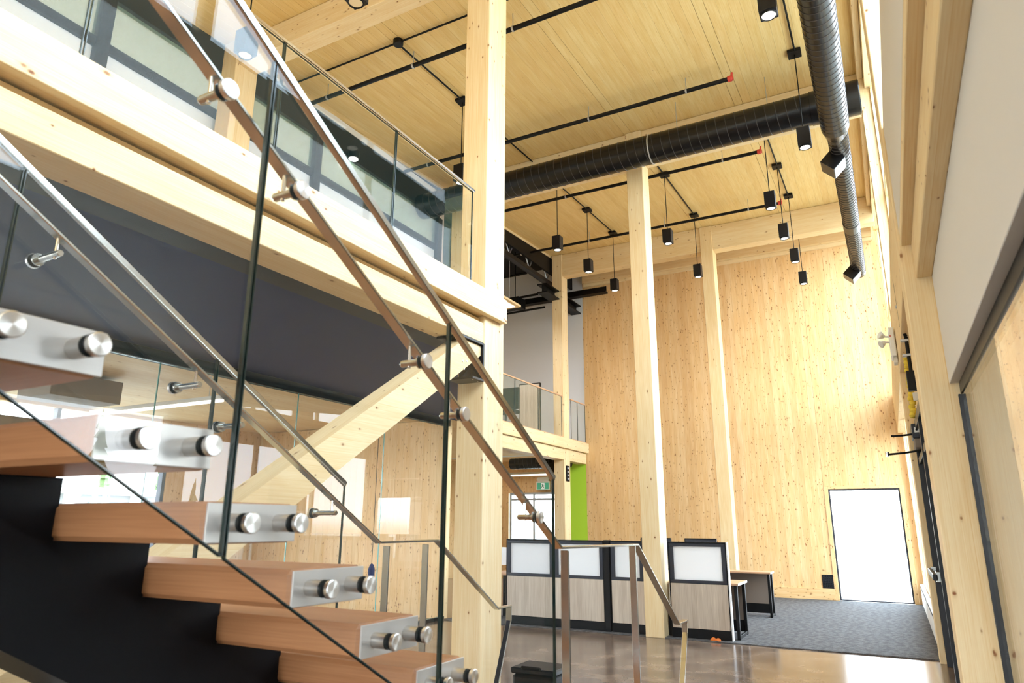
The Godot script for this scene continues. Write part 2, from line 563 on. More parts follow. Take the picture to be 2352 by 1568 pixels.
func build_far_wall() -> void:
	var Z := -16.3
	var wf := struct_node("wall_far", Vector3(-3.2, 0, Z), "tall wall of upright knotty timber boards")
	var back := Shape.new()
	bx(Vector3(-6.66, 0, Z - 0.3), Vector3(-1.24, 8.6, Z - 0.05), 0.0, 1, back)
	bx(Vector3(-1.24, 2.3, Z - 0.3), Vector3(0.25, 8.6, Z - 0.05), 0.0, 1, back)
	bx(Vector3(0.25, 0, Z - 0.3), Vector3(0.6, 8.6, Z - 0.05), 0.0, 1, back)
	obj("wall_core", back, M.glulam, wf)
	boards_z(wf, Z, 0.05, -6.66, -1.24, 0.1204, func(_a, _b): return [[0.0, 8.2]], ["board_a", "board_b", "board_c", "board_d"])
	boards_z(wf, Z, 0.05, -1.24, 0.25, 0.1242, func(_a, _b): return [[2.3, 8.2]], ["board_a", "board_b", "board_d"])
	boards_z(wf, Z, 0.05, 0.25, 0.5, 0.125, func(_a, _b): return [[0.0, 8.2]], ["board_a", "board_b"])
	# skirting and the ledge under the beam
	struct("baseboard_far", bx(Vector3(-6.5, 0.014, Z + 0.003), Vector3(-1.236, 0.235, Z + 0.03), 0.003, 0), M.board_d, "plain timber skirting board")
	struct("trim_3", bx(Vector3(-6.6, 7.62, Z + 0.003), Vector3(0.3, 7.7, Z + 0.08), 0.004, 0), M.glulam, "narrow timber strip under the wall ledge")
	struct("trim_1", bx(Vector3(-6.6, 7.702, Z + 0.003), Vector3(0.3, 7.98, Z + 0.16), 0.004, 0), M.glulam, "timber ledge along the top of the board wall")
	# glazed opening
	var d := struct_node("door_1", Vector3(-0.49, 0.014, Z), "tall glazed exit with a thin black frame, white daylight behind")
	for s in [[-1.236, -1.158], [0.172, 0.248]]:
		obj("casing", bx(Vector3(s[0], 0.014, Z - 0.04), Vector3(s[1], 2.298, Z + 0.022), 0.003, 1), M.board_d, d)
	obj("casing", bx(Vector3(-1.158, 2.236, Z - 0.04), Vector3(0.172, 2.298, Z + 0.022), 0.003, 0), M.board_d, d)
	for s in [[-1.158, -1.128], [0.142, 0.172]]:
		obj("frame", bx(Vector3(s[0], 0.014, Z - 0.09), Vector3(s[1], 2.236, Z - 0.01), 0.002), M.charcoal, d)
	obj("frame", bx(Vector3(-1.128, 2.204, Z - 0.09), Vector3(0.142, 2.236, Z - 0.01), 0.002), M.charcoal, d)
	obj("threshold", bx(Vector3(-1.128, 0.014, Z - 0.09), Vector3(0.142, 0.036, Z - 0.01), 0.002), M.charcoal, d)
	obj("glass_pane", bx(Vector3(-1.128, 0.036, Z - 0.06), Vector3(0.142, 2.204, Z - 0.05), 0.0), M.pane_clear, d)
	# grille by the door
	var gr := thing("wall_grille", "small black grille of round holes low on the timber wall beside the glazed exit", "grille", Vector3(-1.35, 0.24, Z))
	obj("plate", bx(Vector3(-1.455, 0.235, Z + 0.003), Vector3(-1.243, 0.51, Z + 0.016), 0.002), M.black, gr)
	var hs := Shape.new()
	for i in 6:
		for j in 8:
			lathe(Vector3(-1.432 + i * 0.033, 0.258 + j * 0.0325, Z + 0.016), Vector3(0, 0, 1), [Vector2(0.009, 0.0), Vector2(0.0105, 0.004), Vector2(0.013, 0.004), Vector2(0.013, 0.0)], 8, false, hs)
	var ho := obj("hole_rims", hs, M.charcoal, gr)
	ho.set_meta("kind", "stuff")
	# painted walls left of the boards
	struct("wall_upper_grey", bx(Vector3(-11.3, 3.25, Z - 0.3), Vector3(-6.66, 8.6, Z), 0.0), M.drywall_grey, "plain grey wall of the upper floor")
	struct("wall_green", bx(Vector3(-7.2, 0.0, Z - 0.3), Vector3(-6.66, 3.25, Z), 0.0), M.green_paint, "lime green painted wall under the far mezzanine")
	# entrance lobby behind
	var wv := struct_node("wall_lobby", Vector3(-9.0, 0, -18.0), "grey timber wall of the lobby with an exit sign")
	boards_z(wv, -18.0, 0.08, -11.2, -7.0, 0.2, func(a, b): return [[0.0, 3.25]] if b < -9.75 or a > -8.25 else [[2.36, 3.25]], ["board_c"])
	struct("wall_lobby_side", bx(Vector3(-7.2, 0, -18.2), Vector3(-7.0, 3.25, Z - 0.3), 0.0), M.green_paint, "green side wall of the lobby")
	struct("ceiling_lobby", bx(Vector3(-11.3, 3.25, -18.3), Vector3(-6.6, 3.45, Z - 0.3), 0.0), M.board_c, "lobby ceiling")
	var d2 := struct_node("door_2", Vector3(-9.0, 0, -18.0), "grey framed glass entrance doors of the lobby")
	for xx in [-9.75, -9.0, -8.32]:
		obj("frame", bx(Vector3(xx, 0, -18.06), Vector3(xx + 0.06, 2.36, -17.98), 0.003), M.grille_grey, d2)
	for yy in [0.0, 2.14, 2.3]:
		obj("rail", bx(Vector3(-9.75, yy, -18.05), Vector3(-8.26, yy + 0.06, -17.99), 0.003), M.grille_grey, d2)
	obj("glass_pane", bx(Vector3(-9.7, 0.05, -18.04), Vector3(-8.3, 2.3, -18.03), 0.0), M.pane_clear, d2)
	# exit sign
	var ex := thing("exit_sign", "green running-man exit sign with two emergency lamp heads above the lobby doors", "sign", Vector3(-8.56, 2.44, -17.9))
	obj("housing", bx(Vector3(-8.84, 2.42, -17.93), Vector3(-8.42, 2.66, -17.87), 0.006), M.off_white, ex)
	var si := Image.create(96, 56, false, Image.FORMAT_RGB8)
	si.fill(c8(66, 164, 130))
	si.fill_rect(Rect2i(34, 3, 28, 50), c8(244, 248, 246))
	for r in [[46, 8, 6, 6], [42, 15, 9, 14], [36, 16, 7, 4], [51, 19, 7, 4], [39, 28, 6, 9], [36, 36, 5, 10], [47, 28, 6, 8], [51, 34, 5, 8], [54, 41, 5, 4]]:
		si.fill_rect(Rect2i(r[0], r[1], r[2], r[3]), c8(34, 96, 76))
	var sgm := mat("sign_print", Color.WHITE, 0.5)
	sgm.albedo_texture = ImageTexture.create_from_image(si)
	sgm.emission_enabled = true
	sgm.emission_texture = sgm.albedo_texture
	sgm.emission_operator = BaseMaterial3D.EMISSION_OP_MULTIPLY
	sgm.emission = Color.WHITE
	sgm.emission_energy_multiplier = 0.4
	var fs := Shape.new()
	var fz := -17.869
	fs.quad(Vector3(-8.81, 2.44, fz), Vector3(-8.45, 2.44, fz), Vector3(-8.45, 2.62, fz), Vector3(-8.81, 2.62, fz), Vector2(0, 1), Vector2(1, 1), Vector2(1, 0), Vector2(0, 0))
	obj("sign_face", fs, sgm, ex)
	for xx in [-8.78, -8.5]:
		obj("lamp_head", lathe(Vector3(xx, 2.72, -17.9), Vector3(0, -0.3, 1), [Vector2(0.0, -0.05), Vector2(0.03, -0.045), Vector2(0.05, 0.0), Vector2(0.05, 0.02), Vector2(0.0, 0.025)], 14), M.off_white, ex)
	obj("lamp_mount", bx(Vector3(-8.8, 2.66, -17.93), Vector3(-8.46, 2.78, -17.88), 0.005), M.off_white, ex)
	var tb := thing("linear_light", "long thin white light bar under the far mezzanine before the lobby", "light", Vector3(-9.3, 2.93, -17.2), "linear lights")
	obj("light_tube", bx(Vector3(-10.4, 2.78, -17.3), Vector3(-7.4, 2.82, -17.25), 0.004, 0), M.led_glow, tb)
	obj("housing", bx(Vector3(-10.4, 2.82, -17.31), Vector3(-7.4, 2.88, -17.24), 0.004, 0), M.off_white, tb)
	for xx in [-10.0, -7.8]:
		obj("hanger", rod(Vector3(xx, 2.87, -17.275), Vector3(xx, 3.25, -17.275), 0.004, 6), M.galv, tb)
	var al := AreaLight3D.new()
	al.name = "bar_light"
	al.position = Vector3(0.4, -0.16, -0.075)
	al.rotation_degrees = Vector3(-90, 0, 0)
	al.area_size = Vector2(3.0, 0.05)
	al.light_energy = 2.0
	al.shadow_enabled = true
	tb.add_child(al)

func build_right_wall() -> void:
	# clerestory of tall panes above a band, along the whole side
	var bandn := struct_node("wall_right", Vector3(0.4, 3.3, -5.0), "band of the side wall under the high windows")
	obj("plaster_band", bx(Vector3(0.252, 3.36, -4.93), Vector3(0.5, 4.17, 6.3), 0.004, 2), M.drywall, bandn)
	obj("timber_band", bx(Vector3(0.275, 3.33, -16.25), Vector3(0.5, 4.15, -5.28), 0.004, 2), M.glulam, bandn)
	obj("sill_beam", bx(Vector3(0.252, 3.28, -4.93), Vector3(0.5, 3.358, 6.3), 0.004, 2), M.glulam, bandn)
	beam("edge_beam", "timber beam running over the interior glass wall into the near side column", Vector3(0.31, 3.045, -4.93), Vector3(0.4, 3.278, 6.3), 2)
	struct("wall_bulkhead", bx(Vector3(0.397, 2.344, -4.93), Vector3(0.6, 3.045, 6.3), 0.003), M.drywall, "smooth white bulkhead above the interior glass wall")
	# clerestory windows
	var zs := [6.2, 3.4, 0.6, -2.2, -4.93, -7.3, -9.65, -11.8, -14.0, -16.1]
	for k in zs.size() - 1:
		var z0: float = zs[k]
		var z1: float = zs[k + 1]
		var w := struct_node("window_%d" % (k + 1), Vector3(0.42, 4.17, (z0 + z1) * 0.5), "tall high window in the side wall")
		obj("glass_pane", prism(PackedVector2Array([Vector2(z0 - 0.04, 4.2), Vector2(z1 + 0.04, 4.2), Vector2(z1 + 0.04, ceil_y(z1) - 0.42), Vector2(z0 - 0.04, ceil_y(z0) - 0.42)]), 0, 0.434, 0.444), M.pane_clear, w)
		obj("mullion", bx(Vector3(0.40, 4.17, z1 - 0.04), Vector3(0.48, ceil_y(z1) - 0.4, z1 + 0.04), 0.003), M.glulam, w)
		obj("head", bar(Vector3(0.42, ceil_y(z0) - 0.2, z0), Vector3(0.42, ceil_y(z1) - 0.2, z1), 0.16, 0.4), M.glulam, w)
		obj("transom", bx(Vector3(0.40, 5.7, z1 + 0.04), Vector3(0.48, 5.76, z0 - 0.04), 0.003, 2), M.glulam, w)
		obj("sill", bx(Vector3(0.39, 4.15, z1), Vector3(0.5, 4.2, z0), 0.003, 2), M.glulam, w)
	# interior office behind the near glass wall
	struct("wall_office_end", bx(Vector3(0.5, 0, -5.3), Vector3(4.6, 3.3, -5.15), 0.0), M.drywall, "end wall of the side office")
	var of := Shape.new()
	bx(Vector3(4.45, 0, -5.2), Vector3(4.6, 0.9, 6.4), 0.0, 1, of)
	bx(Vector3(4.45, 2.7, -5.2), Vector3(4.6, 3.3, 6.4), 0.0, 1, of)
	bx(Vector3(4.45, 0.9, -3.2), Vector3(4.6, 2.7, 3.2), 0.0, 1, of)
	bx(Vector3(4.45, 0.9, 5.6), Vector3(4.6, 2.7, 6.4), 0.0, 1, of)
	struct("wall_office_far", of, M.drywall, "side wall of the side office with two windows")
	struct("ceiling_office", bx(Vector3(0.5, 3.1, -5.2), Vector3(4.6, 3.3, 6.4), 0.0), M.drywall, "ceiling of the side office")
	struct("wall_added_vestibule", bx(Vector3(2.7, 0, -10.0), Vector3(2.85, 3.3, -5.3), 0.0), M.taupe, "added outer wall keeping sky glare off the stair glass")  # unseen closed box, added to keep sky out of the stair glass reflections
	struct("wall_added_vestibule_end", bx(Vector3(0.53, 0, -10.05), Vector3(2.7, 3.3, -9.95), 0.0), M.taupe, "added end wall keeping sky glare off the stair glass")
	struct("ceiling_added_vestibule", bx(Vector3(0.5, 3.1, -10.05), Vector3(2.85, 3.3, -5.3), 0.0), M.drywall, "added ceiling keeping sky glare off the stair glass")
	var gw := thing("glass_wall", "interior glass wall in a thin dark frame beside the near side column", "glass wall", Vector3(0.46, 0, -1.0))
	obj("frame_head", bx(Vector3(0.445, 2.272, -4.9), Vector3(0.5, 2.342, 6.2), 0.002), M.black_satin, gw)
	obj("frame_foot", bx(Vector3(0.445, 0.0, -4.9), Vector3(0.5, 0.06, 6.2), 0.002), M.black_satin, gw)
	obj("frame_post", bx(Vector3(0.433, 0.06, -4.926), Vector3(0.5, 2.272, -4.9), 0.002), M.black_satin, gw)
	for zz in [[-4.89, -1.6], [-1.59, 1.7], [1.71, 6.2]]:
		obj("glass_pane", bx(Vector3(0.452, 0.06, zz[0]), Vector3(0.462, 2.272, zz[1]), 0.0), M.pane_full, gw)
	# entrance door between the two side columns
	var d := struct_node("door_3", Vector3(0.4, 0, -7.5), "black framed glass entrance door between the side columns")
	for zz in [-5.36, -6.9, -8.05, -9.52]:
		obj("frame_post", bx(Vector3(0.33, 0, zz - 0.04), Vector3(0.46, 2.62, zz + 0.04), 0.003), M.black_satin, d)
	obj("frame_head", bx(Vector3(0.33, 2.54, -9.6), Vector3(0.46, 2.64, -5.3), 0.003), M.black_satin, d)
	obj("frame_head", bx(Vector3(0.34, 2.2, -9.5), Vector3(0.45, 2.27, -5.4), 0.003), M.black_satin, d)
	for zz in [[-6.86, -5.4], [-8.01, -6.94], [-9.48, -8.09]]:
		obj("glass_pane", bx(Vector3(0.392, 0.05, zz[0]), Vector3(0.402, 2.2, zz[1]), 0.0), M.pane_clear, d)
		obj("glass_pane", bx(Vector3(0.392, 2.27, zz[0]), Vector3(0.402, 2.54, zz[1]), 0.0), M.pane_clear, d)
	obj("push_bar", bx(Vector3(0.27, 0.98, -9.4), Vector3(0.31, 1.04, -8.2), 0.006, 2), M.black_satin, d)
	for zz in [-9.3, -8.3]:
		obj("bar_bracket", bx(Vector3(0.3, 0.96, zz - 0.03), Vector3(0.35, 1.06, zz + 0.03), 0.004), M.steel, d)
	var box := thing("door_opener", "black automatic door opener box with white label and two thin arms", "door opener", Vector3(0.35, 2.42, -8.9))
	obj("box", bx(Vector3(0.29, 2.44, -9.2), Vector3(0.392, 2.6, -8.85), 0.006), M.charcoal, box)
	obj("label_plate", bx(Vector3(0.315, 2.5, -8.85), Vector3(0.36, 2.56, -8.847), 0.0), M.white, box)
	obj("label_dot", lathe(Vector3(0.338, 2.53, -8.848), Vector3(0, 0, 1), [Vector2(0, 0.004), Vector2(0.012, 0.004), Vector2(0.012, 0)], 12), M.black, box)
	obj("bottom_cover", bx(Vector3(0.3, 2.33, -9.15), Vector3(0.392, 2.438, -8.86), 0.01), M.taupe, box)
	obj("arm", tube([Vector3(0.34, 2.49, -8.87), Vector3(0.2, 2.475, -8.87), Vector3(0.08, 2.475, -8.88)], 0.012, 8), M.black, box)
	obj("arm", tube([Vector3(0.38, 2.31, -8.9), Vector3(0.2, 2.285, -8.9), Vector3(0.012, 2.272, -8.9)], 0.012, 8), M.black, box)
	obj("arm_joint", lathe(Vector3(0.02, 2.25, -8.9), Vector3.UP, [Vector2(0, 0), Vector2(0.02, 0), Vector2(0.02, 0.05), Vector2(0, 0.05)], 12), M.steel, box)
	# wall above the door, conduit, foam
	struct("wall_right_over_door", bx(Vector3(0.36, 2.64, -9.62), Vector3(0.5, 3.33, -5.3), 0.0), M.glulam, "timber above the entrance door")
	var fo := Shape.new()
	var fr := RandomNumberGenerator.new(); fr.seed = 9
	for k in 26:
		var yy := 2.66 + k * 0.045
		var r := fr.randf_range(0.026, 0.042)
		lathe(Vector3(0.325 + fr.randf_range(-0.01, 0.01), yy, -8.6), Vector3.UP, [Vector2(0, -r), Vector2(r * 0.8, -r * 0.6), Vector2(r, 0), Vector2(r * 0.8, r * 0.6), Vector2(0, r)], 9, true, fo)
	tag(obj("foam_seal", fo, M.yellow_foam), "lumpy yellow spray foam strip above the entrance door", "insulation")
	var cd := thing("conduit", "black conduit with clamps and a junction box above the entrance door", "conduit", Vector3(0.3, 2.7, -7.6))
	obj("pipe", tube([Vector3(0.34, 4.02, -7.6), Vector3(0.3, 3.98, -7.6), Vector3(0.29, 3.9, -7.6), Vector3(0.29, 3.4, -7.6), Vector3(0.315, 3.3, -7.6), Vector3(0.315, 2.95, -7.6)], 0.017, 10), M.black, cd)
	obj("junction_box", bx(Vector3(0.27, 2.76, -7.66), Vector3(0.36, 2.95, -7.54), 0.005), M.black, cd)
	obj("label", bx(Vector3(0.3, 2.66, -7.6), Vector3(0.35, 2.74, -7.58), 0.002), M.off_white, cd)
	for yy in [3.1, 3.25, 3.6]:
		obj("clamp", bx(Vector3(0.262, yy, -7.625), Vector3(0.335, yy + 0.025, -7.575), 0.004), M.galv, cd)
	# emergency light on the far side column
	var e := thing("emergency_light", "white emergency light box with two swivel lamp heads on the far side column", "emergency light", Vector3(0.24, 3.4, -9.4))
	obj("body", bx(Vector3(0.205, 3.47, -9.55), Vector3(0.266, 3.83, -9.25), 0.01), M.white, e)
	obj("test_button", lathe(Vector3(0.22, 3.72, -9.25), Vector3(0, 0, 1), [Vector2(0, 0.006), Vector2(0.008, 0.006), Vector2(0.008, 0)], 8), M.red, e)
	obj("foot", bx(Vector3(0.225, 3.4, -9.5), Vector3(0.266, 3.47, -9.3), 0.004), M.off_white, e)
	for yy in [3.73, 3.66]:
		obj("swivel", rod(Vector3(0.21, yy, -9.33), Vector3(0.15, yy + 0.005, -9.3), 0.012, 8), M.white, e)
		var dr := Vector3(-0.8, 0.35 if yy > 3.7 else -0.5, 0.5).normalized()
		obj("lamp_head", lathe(Vector3(0.155, yy, -9.3), dr, [Vector2(0, 0), Vector2(0.022, 0.002), Vector2(0.045, 0.05), Vector2(0.047, 0.06), Vector2(0.04, 0.064), Vector2(0, 0.062)], 16), M.off_white, e)
	# low windows and convectors beyond the far side column
	var wl := struct_node("window_9", Vector3(0.42, 0.4, -13.0), "low side window with timber mullions")
	for zz in [-10.02, -12.0, -14.0, -16.2]:
		obj("mullion", bx(Vector3(0.36, 0.0, zz - 0.05), Vector3(0.46, 3.33, zz + 0.05), 0.003), M.glulam, wl)
	for zz in [[-11.95, -10.07], [-13.95, -12.05], [-16.15, -14.05]]:
		obj("glass_pane", bx(Vector3(0.405, 0.45, zz[0]), Vector3(0.415, 3.3, zz[1]), 0.0), M.pane_clear, wl)
		obj("sill", bx(Vector3(0.36, 0.36, zz[0]), Vector3(0.46, 0.45, zz[1]), 0.003, 2), M.glulam, wl)
	struct("wall_right_low", bx(Vector3(0.44, 0.0, -16.3), Vector3(0.52, 0.38, -9.95), 0.0), M.drywall, "low wall under the side window")
	for zz in [-10.1, -13.1]:
		var cv := thing("convector", "long white slotted convector under the low side window " + ("beside the far side column" if zz > -11.0 else "by the glazed exit"), "heater", Vector3(0.33, 0.014, zz - 1.4), "convector heaters")
		obj("cabinet", bx(Vector3(0.295, 0.05, zz - 2.85), Vector3(0.356, 0.42, zz), 0.006), M.white, cv)
		obj("plinth", bx(Vector3(0.31, 0.014, zz - 2.8), Vector3(0.35, 0.05, zz - 0.05), 0.002), M.charcoal, cv)
		for j in 24:
			obj("slot", bx(Vector3(0.292, 0.36, zz - 0.15 - j * 0.11), Vector3(0.298, 0.4, zz - 0.09 - j * 0.11), 0.001), M.charcoal, cv)

func build_left_rooms() -> void:
	# meeting room under the mezzanine and the office above it
	struct("wall_room_end", bx(Vector3(-11.2, 0, -10.14), Vector3(-6.66, 3.25, -9.98), 0.0), M.glulam, "end wall of the meeting room")
	var wr := struct_node("wall_room_boards", Vector3(-8.9, 0, -9.95), "upright timber boards at the end of the meeting room")
	boards_z(wr, -9.93, 0.045, -11.1, -6.66, 0.148, func(_a, _b): return [[0.0, 3.24]], ["board_a", "board_b", "board_d"])
	struct("wall_office_upper_end", bx(Vector3(-11.2, 3.46, -10.1), Vector3(-6.95, 7.5, -9.9), 0.0), M.drywall, "end wall of the upper office")
	struct("ceiling_office_upper", bx(Vector3(-11.2, 7.5, -10.1), Vector3(-6.9, 7.6, 6.4), 0.0), M.drywall, "white ceiling of the upper office")
	# outer wall with window openings on both floors
	var ow := Shape.new()
	bx(Vector3(-11.35, 0.0, -18.4), Vector3(-11.2, 0.75, 6.4), 0.0, 1, ow)
	bx(Vector3(-11.35, 3.2, -18.4), Vector3(-11.2, 4.2, 6.4), 0.0, 1, ow)
	bx(Vector3(-11.35, 6.4, -18.4), Vector3(-11.2, 8.6, 6.4), 0.0, 1, ow)
	bx(Vector3(-11.35, 0.75, -18.4), Vector3(-11.2, 3.2, -7.95), 0.0, 1, ow)
	bx(Vector3(-11.35, 4.2, -18.4), Vector3(-11.2, 6.4, -9.0), 0.0, 1, ow)
	bx(Vector3(-11.35, 0.75, 4.0), Vector3(-11.2, 3.2, 6.4), 0.0, 1, ow)
	bx(Vector3(-11.35, 4.2, 4.0), Vector3(-11.2, 6.4, 6.4), 0.0, 1, ow)
	struct("wall_left", ow, M.board_a, "outer timber wall with large windows")
	var n := 10
	for fl in [[0.75, 3.2, 2.83, -7.95], [4.2, 6.4, 5.9, -9.0]]:
		var zz: float = fl[3]
		while zz < 3.9:
			var ze := minf(zz + 1.92, 4.0)
			var w := struct_node("window_%d" % n, Vector3(-11.27, fl[0], (zz + ze) * 0.5), "outer window with a grey transom")
			n += 1
			obj("glass_pane", bx(Vector3(-11.28, fl[0] + 0.03, zz + 0.03), Vector3(-11.27, fl[1] - 0.03, ze - 0.03), 0.0), M.pane_clear, w)
			obj("jamb", bx(Vector3(-11.33, fl[0], zz), Vector3(-11.21, fl[1], zz + 0.06), 0.003), M.charcoal, w)
			obj("transom", bx(Vector3(-11.33, fl[2], zz + 0.06), Vector3(-11.21, fl[2] + 0.16, ze), 0.003, 2), M.taupe, w)
			obj("sill", bx(Vector3(-11.34, fl[0] - 0.01, zz), Vector3(-11.18, fl[0] + 0.04, ze), 0.003, 2), M.off_white, w)
			zz = ze
	# glass wall of the meeting room: butt-jointed sheets under a black head
	var gw := thing("glass_wall", "tall frameless glass wall of the meeting room under the mezzanine", "glass wall", Vector3(-6.6, 0, -3.0))
	obj("frame_head", bx(Vector3(-6.66, 3.115, -9.92), Vector3(-6.55, 3.235, 6.2), 0.003), M.black, gw)
	obj("frame_foot", bx(Vector3(-6.63, 0.0, -9.92), Vector3(-6.57, 0.05, 6.2), 0.003), M.black, gw)
	var js := [-9.9, -8.2, -6.42, -4.45, -2.5, -0.5, 1.5, 4.0, 6.2]
	for k in js.size() - 1:
		var a: float = js[k] + 0.004
		var b: float = js[k + 1] - 0.004
		pane("glass_pane", PackedVector2Array([Vector2(a, 0.05), Vector2(b, 0.05), Vector2(b, 3.115), Vector2(a, 3.115)]), -6.6, 0.012, gw, "pane", "glass_edge_pale")
	# pull cord with weight hanging at a joint
	var pc := thing("pull_cord", "thin cord with a small black weight hanging before the meeting room glass", "cord", Vector3(-6.5, 0.82, -7.95))
	obj("cord", rod(Vector3(-6.5, 0.94, -7.95), Vector3(-6.5, 3.235, -7.95), 0.004, 6), M.black, pc)
	obj("weight", lathe(Vector3(-6.5, 0.76, -7.95), Vector3.UP, [Vector2(0, 0), Vector2(0.045, 0.0), Vector2(0.045, 0.12), Vector2(0.028, 0.17), Vector2(0.01, 0.19), Vector2(0, 0.19)], 12), M.navy, pc)
	# bar light and hanging boxed soffit in the room
	var bl := thing("linear_light", "long thin white light bar hanging across the meeting room", "light", Vector3(-8.2, 2.93, -5.5), "linear lights")
	obj("light_tube", bx(Vector3(-9.6, 2.9, -5.57), Vector3(-6.95, 2.93, -5.52), 0.003, 0), M.led_glow, bl)
	obj("housing", bx(Vector3(-9.6, 2.93, -5.575), Vector3(-6.95, 2.98, -5.515), 0.003, 0), M.off_white, bl)
	for xx in [-9.2, -7.2]:
		obj("hanger", rod(Vector3(xx, 2.97, -5.545), Vector3(xx, 3.25, -5.545), 0.003, 6), M.galv, bl)
	var al := AreaLight3D.new()
	al.name = "bar_light"
	al.position = Vector3(-0.07, -0.05, -0.045)
	al.rotation_degrees = Vector3(-90, 0, 0)
	al.area_size = Vector2(2.6, 0.05)
	al.light_energy = 2.5
	al.shadow_enabled = true
	bl.add_child(al)
	var cu := thing("ceiling_unit", "taupe boxed unit hung from the meeting room ceiling by the windows", "ceiling unit", Vector3(-9.0, 2.9, -5.0))
	obj("casing", bx(Vector3(-9.1, 2.92, -5.2), Vector3(-8.4, 3.2, -4.35), 0.006), M.taupe, cu)
	for zz in [-5.1, -4.45]:
		obj("hanger", rod(Vector3(-8.75, 3.19, zz), Vector3(-8.75, 3.25, zz), 0.006, 6), M.galv, cu)
	# upper office glass front
	var uf := thing("glass_wall", "upper office front of dark framed white and green glass behind the mezzanine guard", "glass wall", Vector3(-6.95, 3.46, -3.0))
	obj("head_beam", bx(Vector3(-7.03, 7.08, -9.9), Vector3(-6.91, 7.5, 6.2), 0.003, 2), M.black_satin, uf)
	obj("transom", bx(Vector3(-7.02, 6.42, -9.9), Vector3(-6.92, 6.53, 6.2), 0.003, 2), M.black_satin, uf)
	obj("frame_foot", bx(Vector3(-7.0, 3.46, -9.9), Vector3(-6.94, 3.52, 6.2), 0.003, 2), M.black_satin, uf)
	var ms := [-9.9, -6.7, -3.48, -0.3, 2.9, 6.2]
	for k in ms.size():
		var mz: float = ms[k]
		obj("mullion", bx(Vector3(-7.03, 3.46, mz - 0.07), Vector3(-6.89, 7.08, mz + 0.07), 0.004), M.black_satin, uf)
		if k < ms.size() - 1:
			var a: float = mz + 0.07
			var b: float = ms[k + 1] - 0.07
			obj("white_panel", bx(Vector3(-6.98, 3.52, a), Vector3(-6.97, 6.42, b), 0.0), M.white_panel, uf)
			obj("glass_pane", bx(Vector3(-6.98, 6.53, a), Vector3(-6.968, 7.08, b), 0.0), M.pane_sage, uf)
	var dl := thing("downlight", "small round downlight set in the dark head beam of the upper office front", "downlight", Vector3(-6.86, 7.06, -7.0))
	obj("lamp_lens", lathe(Vector3(-6.86, 7.05, -7.4), Vector3.UP, [Vector2(0, 0), Vector2(0.07, 0.0), Vector2(0.075, 0.008), Vector2(0, 0.012)], 20), M.lamp_glow, dl)
	obj("bezel", lathe(Vector3(-6.86, 7.06, -7.4), Vector3.UP, [Vector2(0.075, 0), Vector2(0.09, 0.0), Vector2(0.09, 0.1), Vector2(0.075, 0.1)], 20), M.black, dl)
	var o := OmniLight3D.new()
	o.name = "downlight_glow"
	o.position = Vector3(0, -0.04, -0.4)
	o.light_energy = 0.15
	o.light_size = 0.06
	o.omni_range = 10.0
	o.shadow_enabled = true
	dl.add_child(o)

func build_frame() -> void:
	column("tall glulam column where the near mezzanine and its brace end", -3.195, -2.93, -4.93, -5.27, 0.0, ceil_y(-4.93) - 0.005)
	column("tall glulam column standing between the cubicle screens", -3.195, -2.93, -9.84, -10.18, 0.0, ceil_y(-9.84) - 0.005)
	column("tall glulam column close before the far board wall, behind the cubicles", -3.165, -2.9, -14.9, -15.24, 0.014, ceil_y(-14.9) - 0.005)
	column("tall glulam column at the far mezzanine under the ceiling corner", -6.9, -6.635, -14.9, -15.24, 0.0, ceil_y(-14.9) - 0.005)
	column("glulam column before the upper office front, standing on the mezzanine", -6.9, -6.64, -4.93, -5.27, 3.46, ceil_y(-4.93) - 0.005)
	column("pale glulam column at the end of the upper office front", -6.6, -6.335, -9.84, -10.18, 3.46, ceil_y(-9.84) - 0.005)
	column("side wall column beside the interior glass wall", 0.237, 0.5, -4.93, -5.27, 0.0, ceil_y(-4.93) - 0.1)
	column("side wall column beside the entrance door and the carpet", 0.272, 0.5, -9.65, -9.95, 0.0, ceil_y(-9.65) - 0.1)
	column("glulam column under the near mezzanine at the foot of the brace", -3.195, -2.93, 0.3, -0.04, 0.0, 3.0)
	# cross beams under the ceiling
	for r in [[-4.97, -5.235, 7.12, -6.638, -3.197, "over the mezzanine"], [-4.97, -5.235, 7.12, -2.928, 0.235, "from the mezzanine column to the side wall"], [-9.88, -10.14, 7.22, -6.333, -3.197, "behind the long duct, on the mezzanine side"], [-9.88, -10.14, 7.22, -2.928, 0.27, "behind the long duct, on the side wall half"], [-14.94, -15.2, 7.52, -6.633, -3.167, "before the far wall on the mezzanine side"], [-14.94, -15.2, 7.52, -2.898, 0.36, "before the far wall on the side wall half"]]:
		beam("cross_beam", "deep glulam beam under the ceiling " + r[5], Vector3(r[3], r[2], r[1]), Vector3(r[4], ceil_y(r[0]) - 0.004, r[0]), 0)
	# ceiling beam along the side wall
	var eb := obj("eaves_beam", bar(Vector3(0.3, ceil_y(-5.4) - 0.12, -5.4), Vector3(0.3, ceil_y(-16.2) - 0.12, -16.2), 0.07, 0.22), M.glulam)
	tag(eb, "slim timber beam along the ceiling edge above the high side windows", "beam")

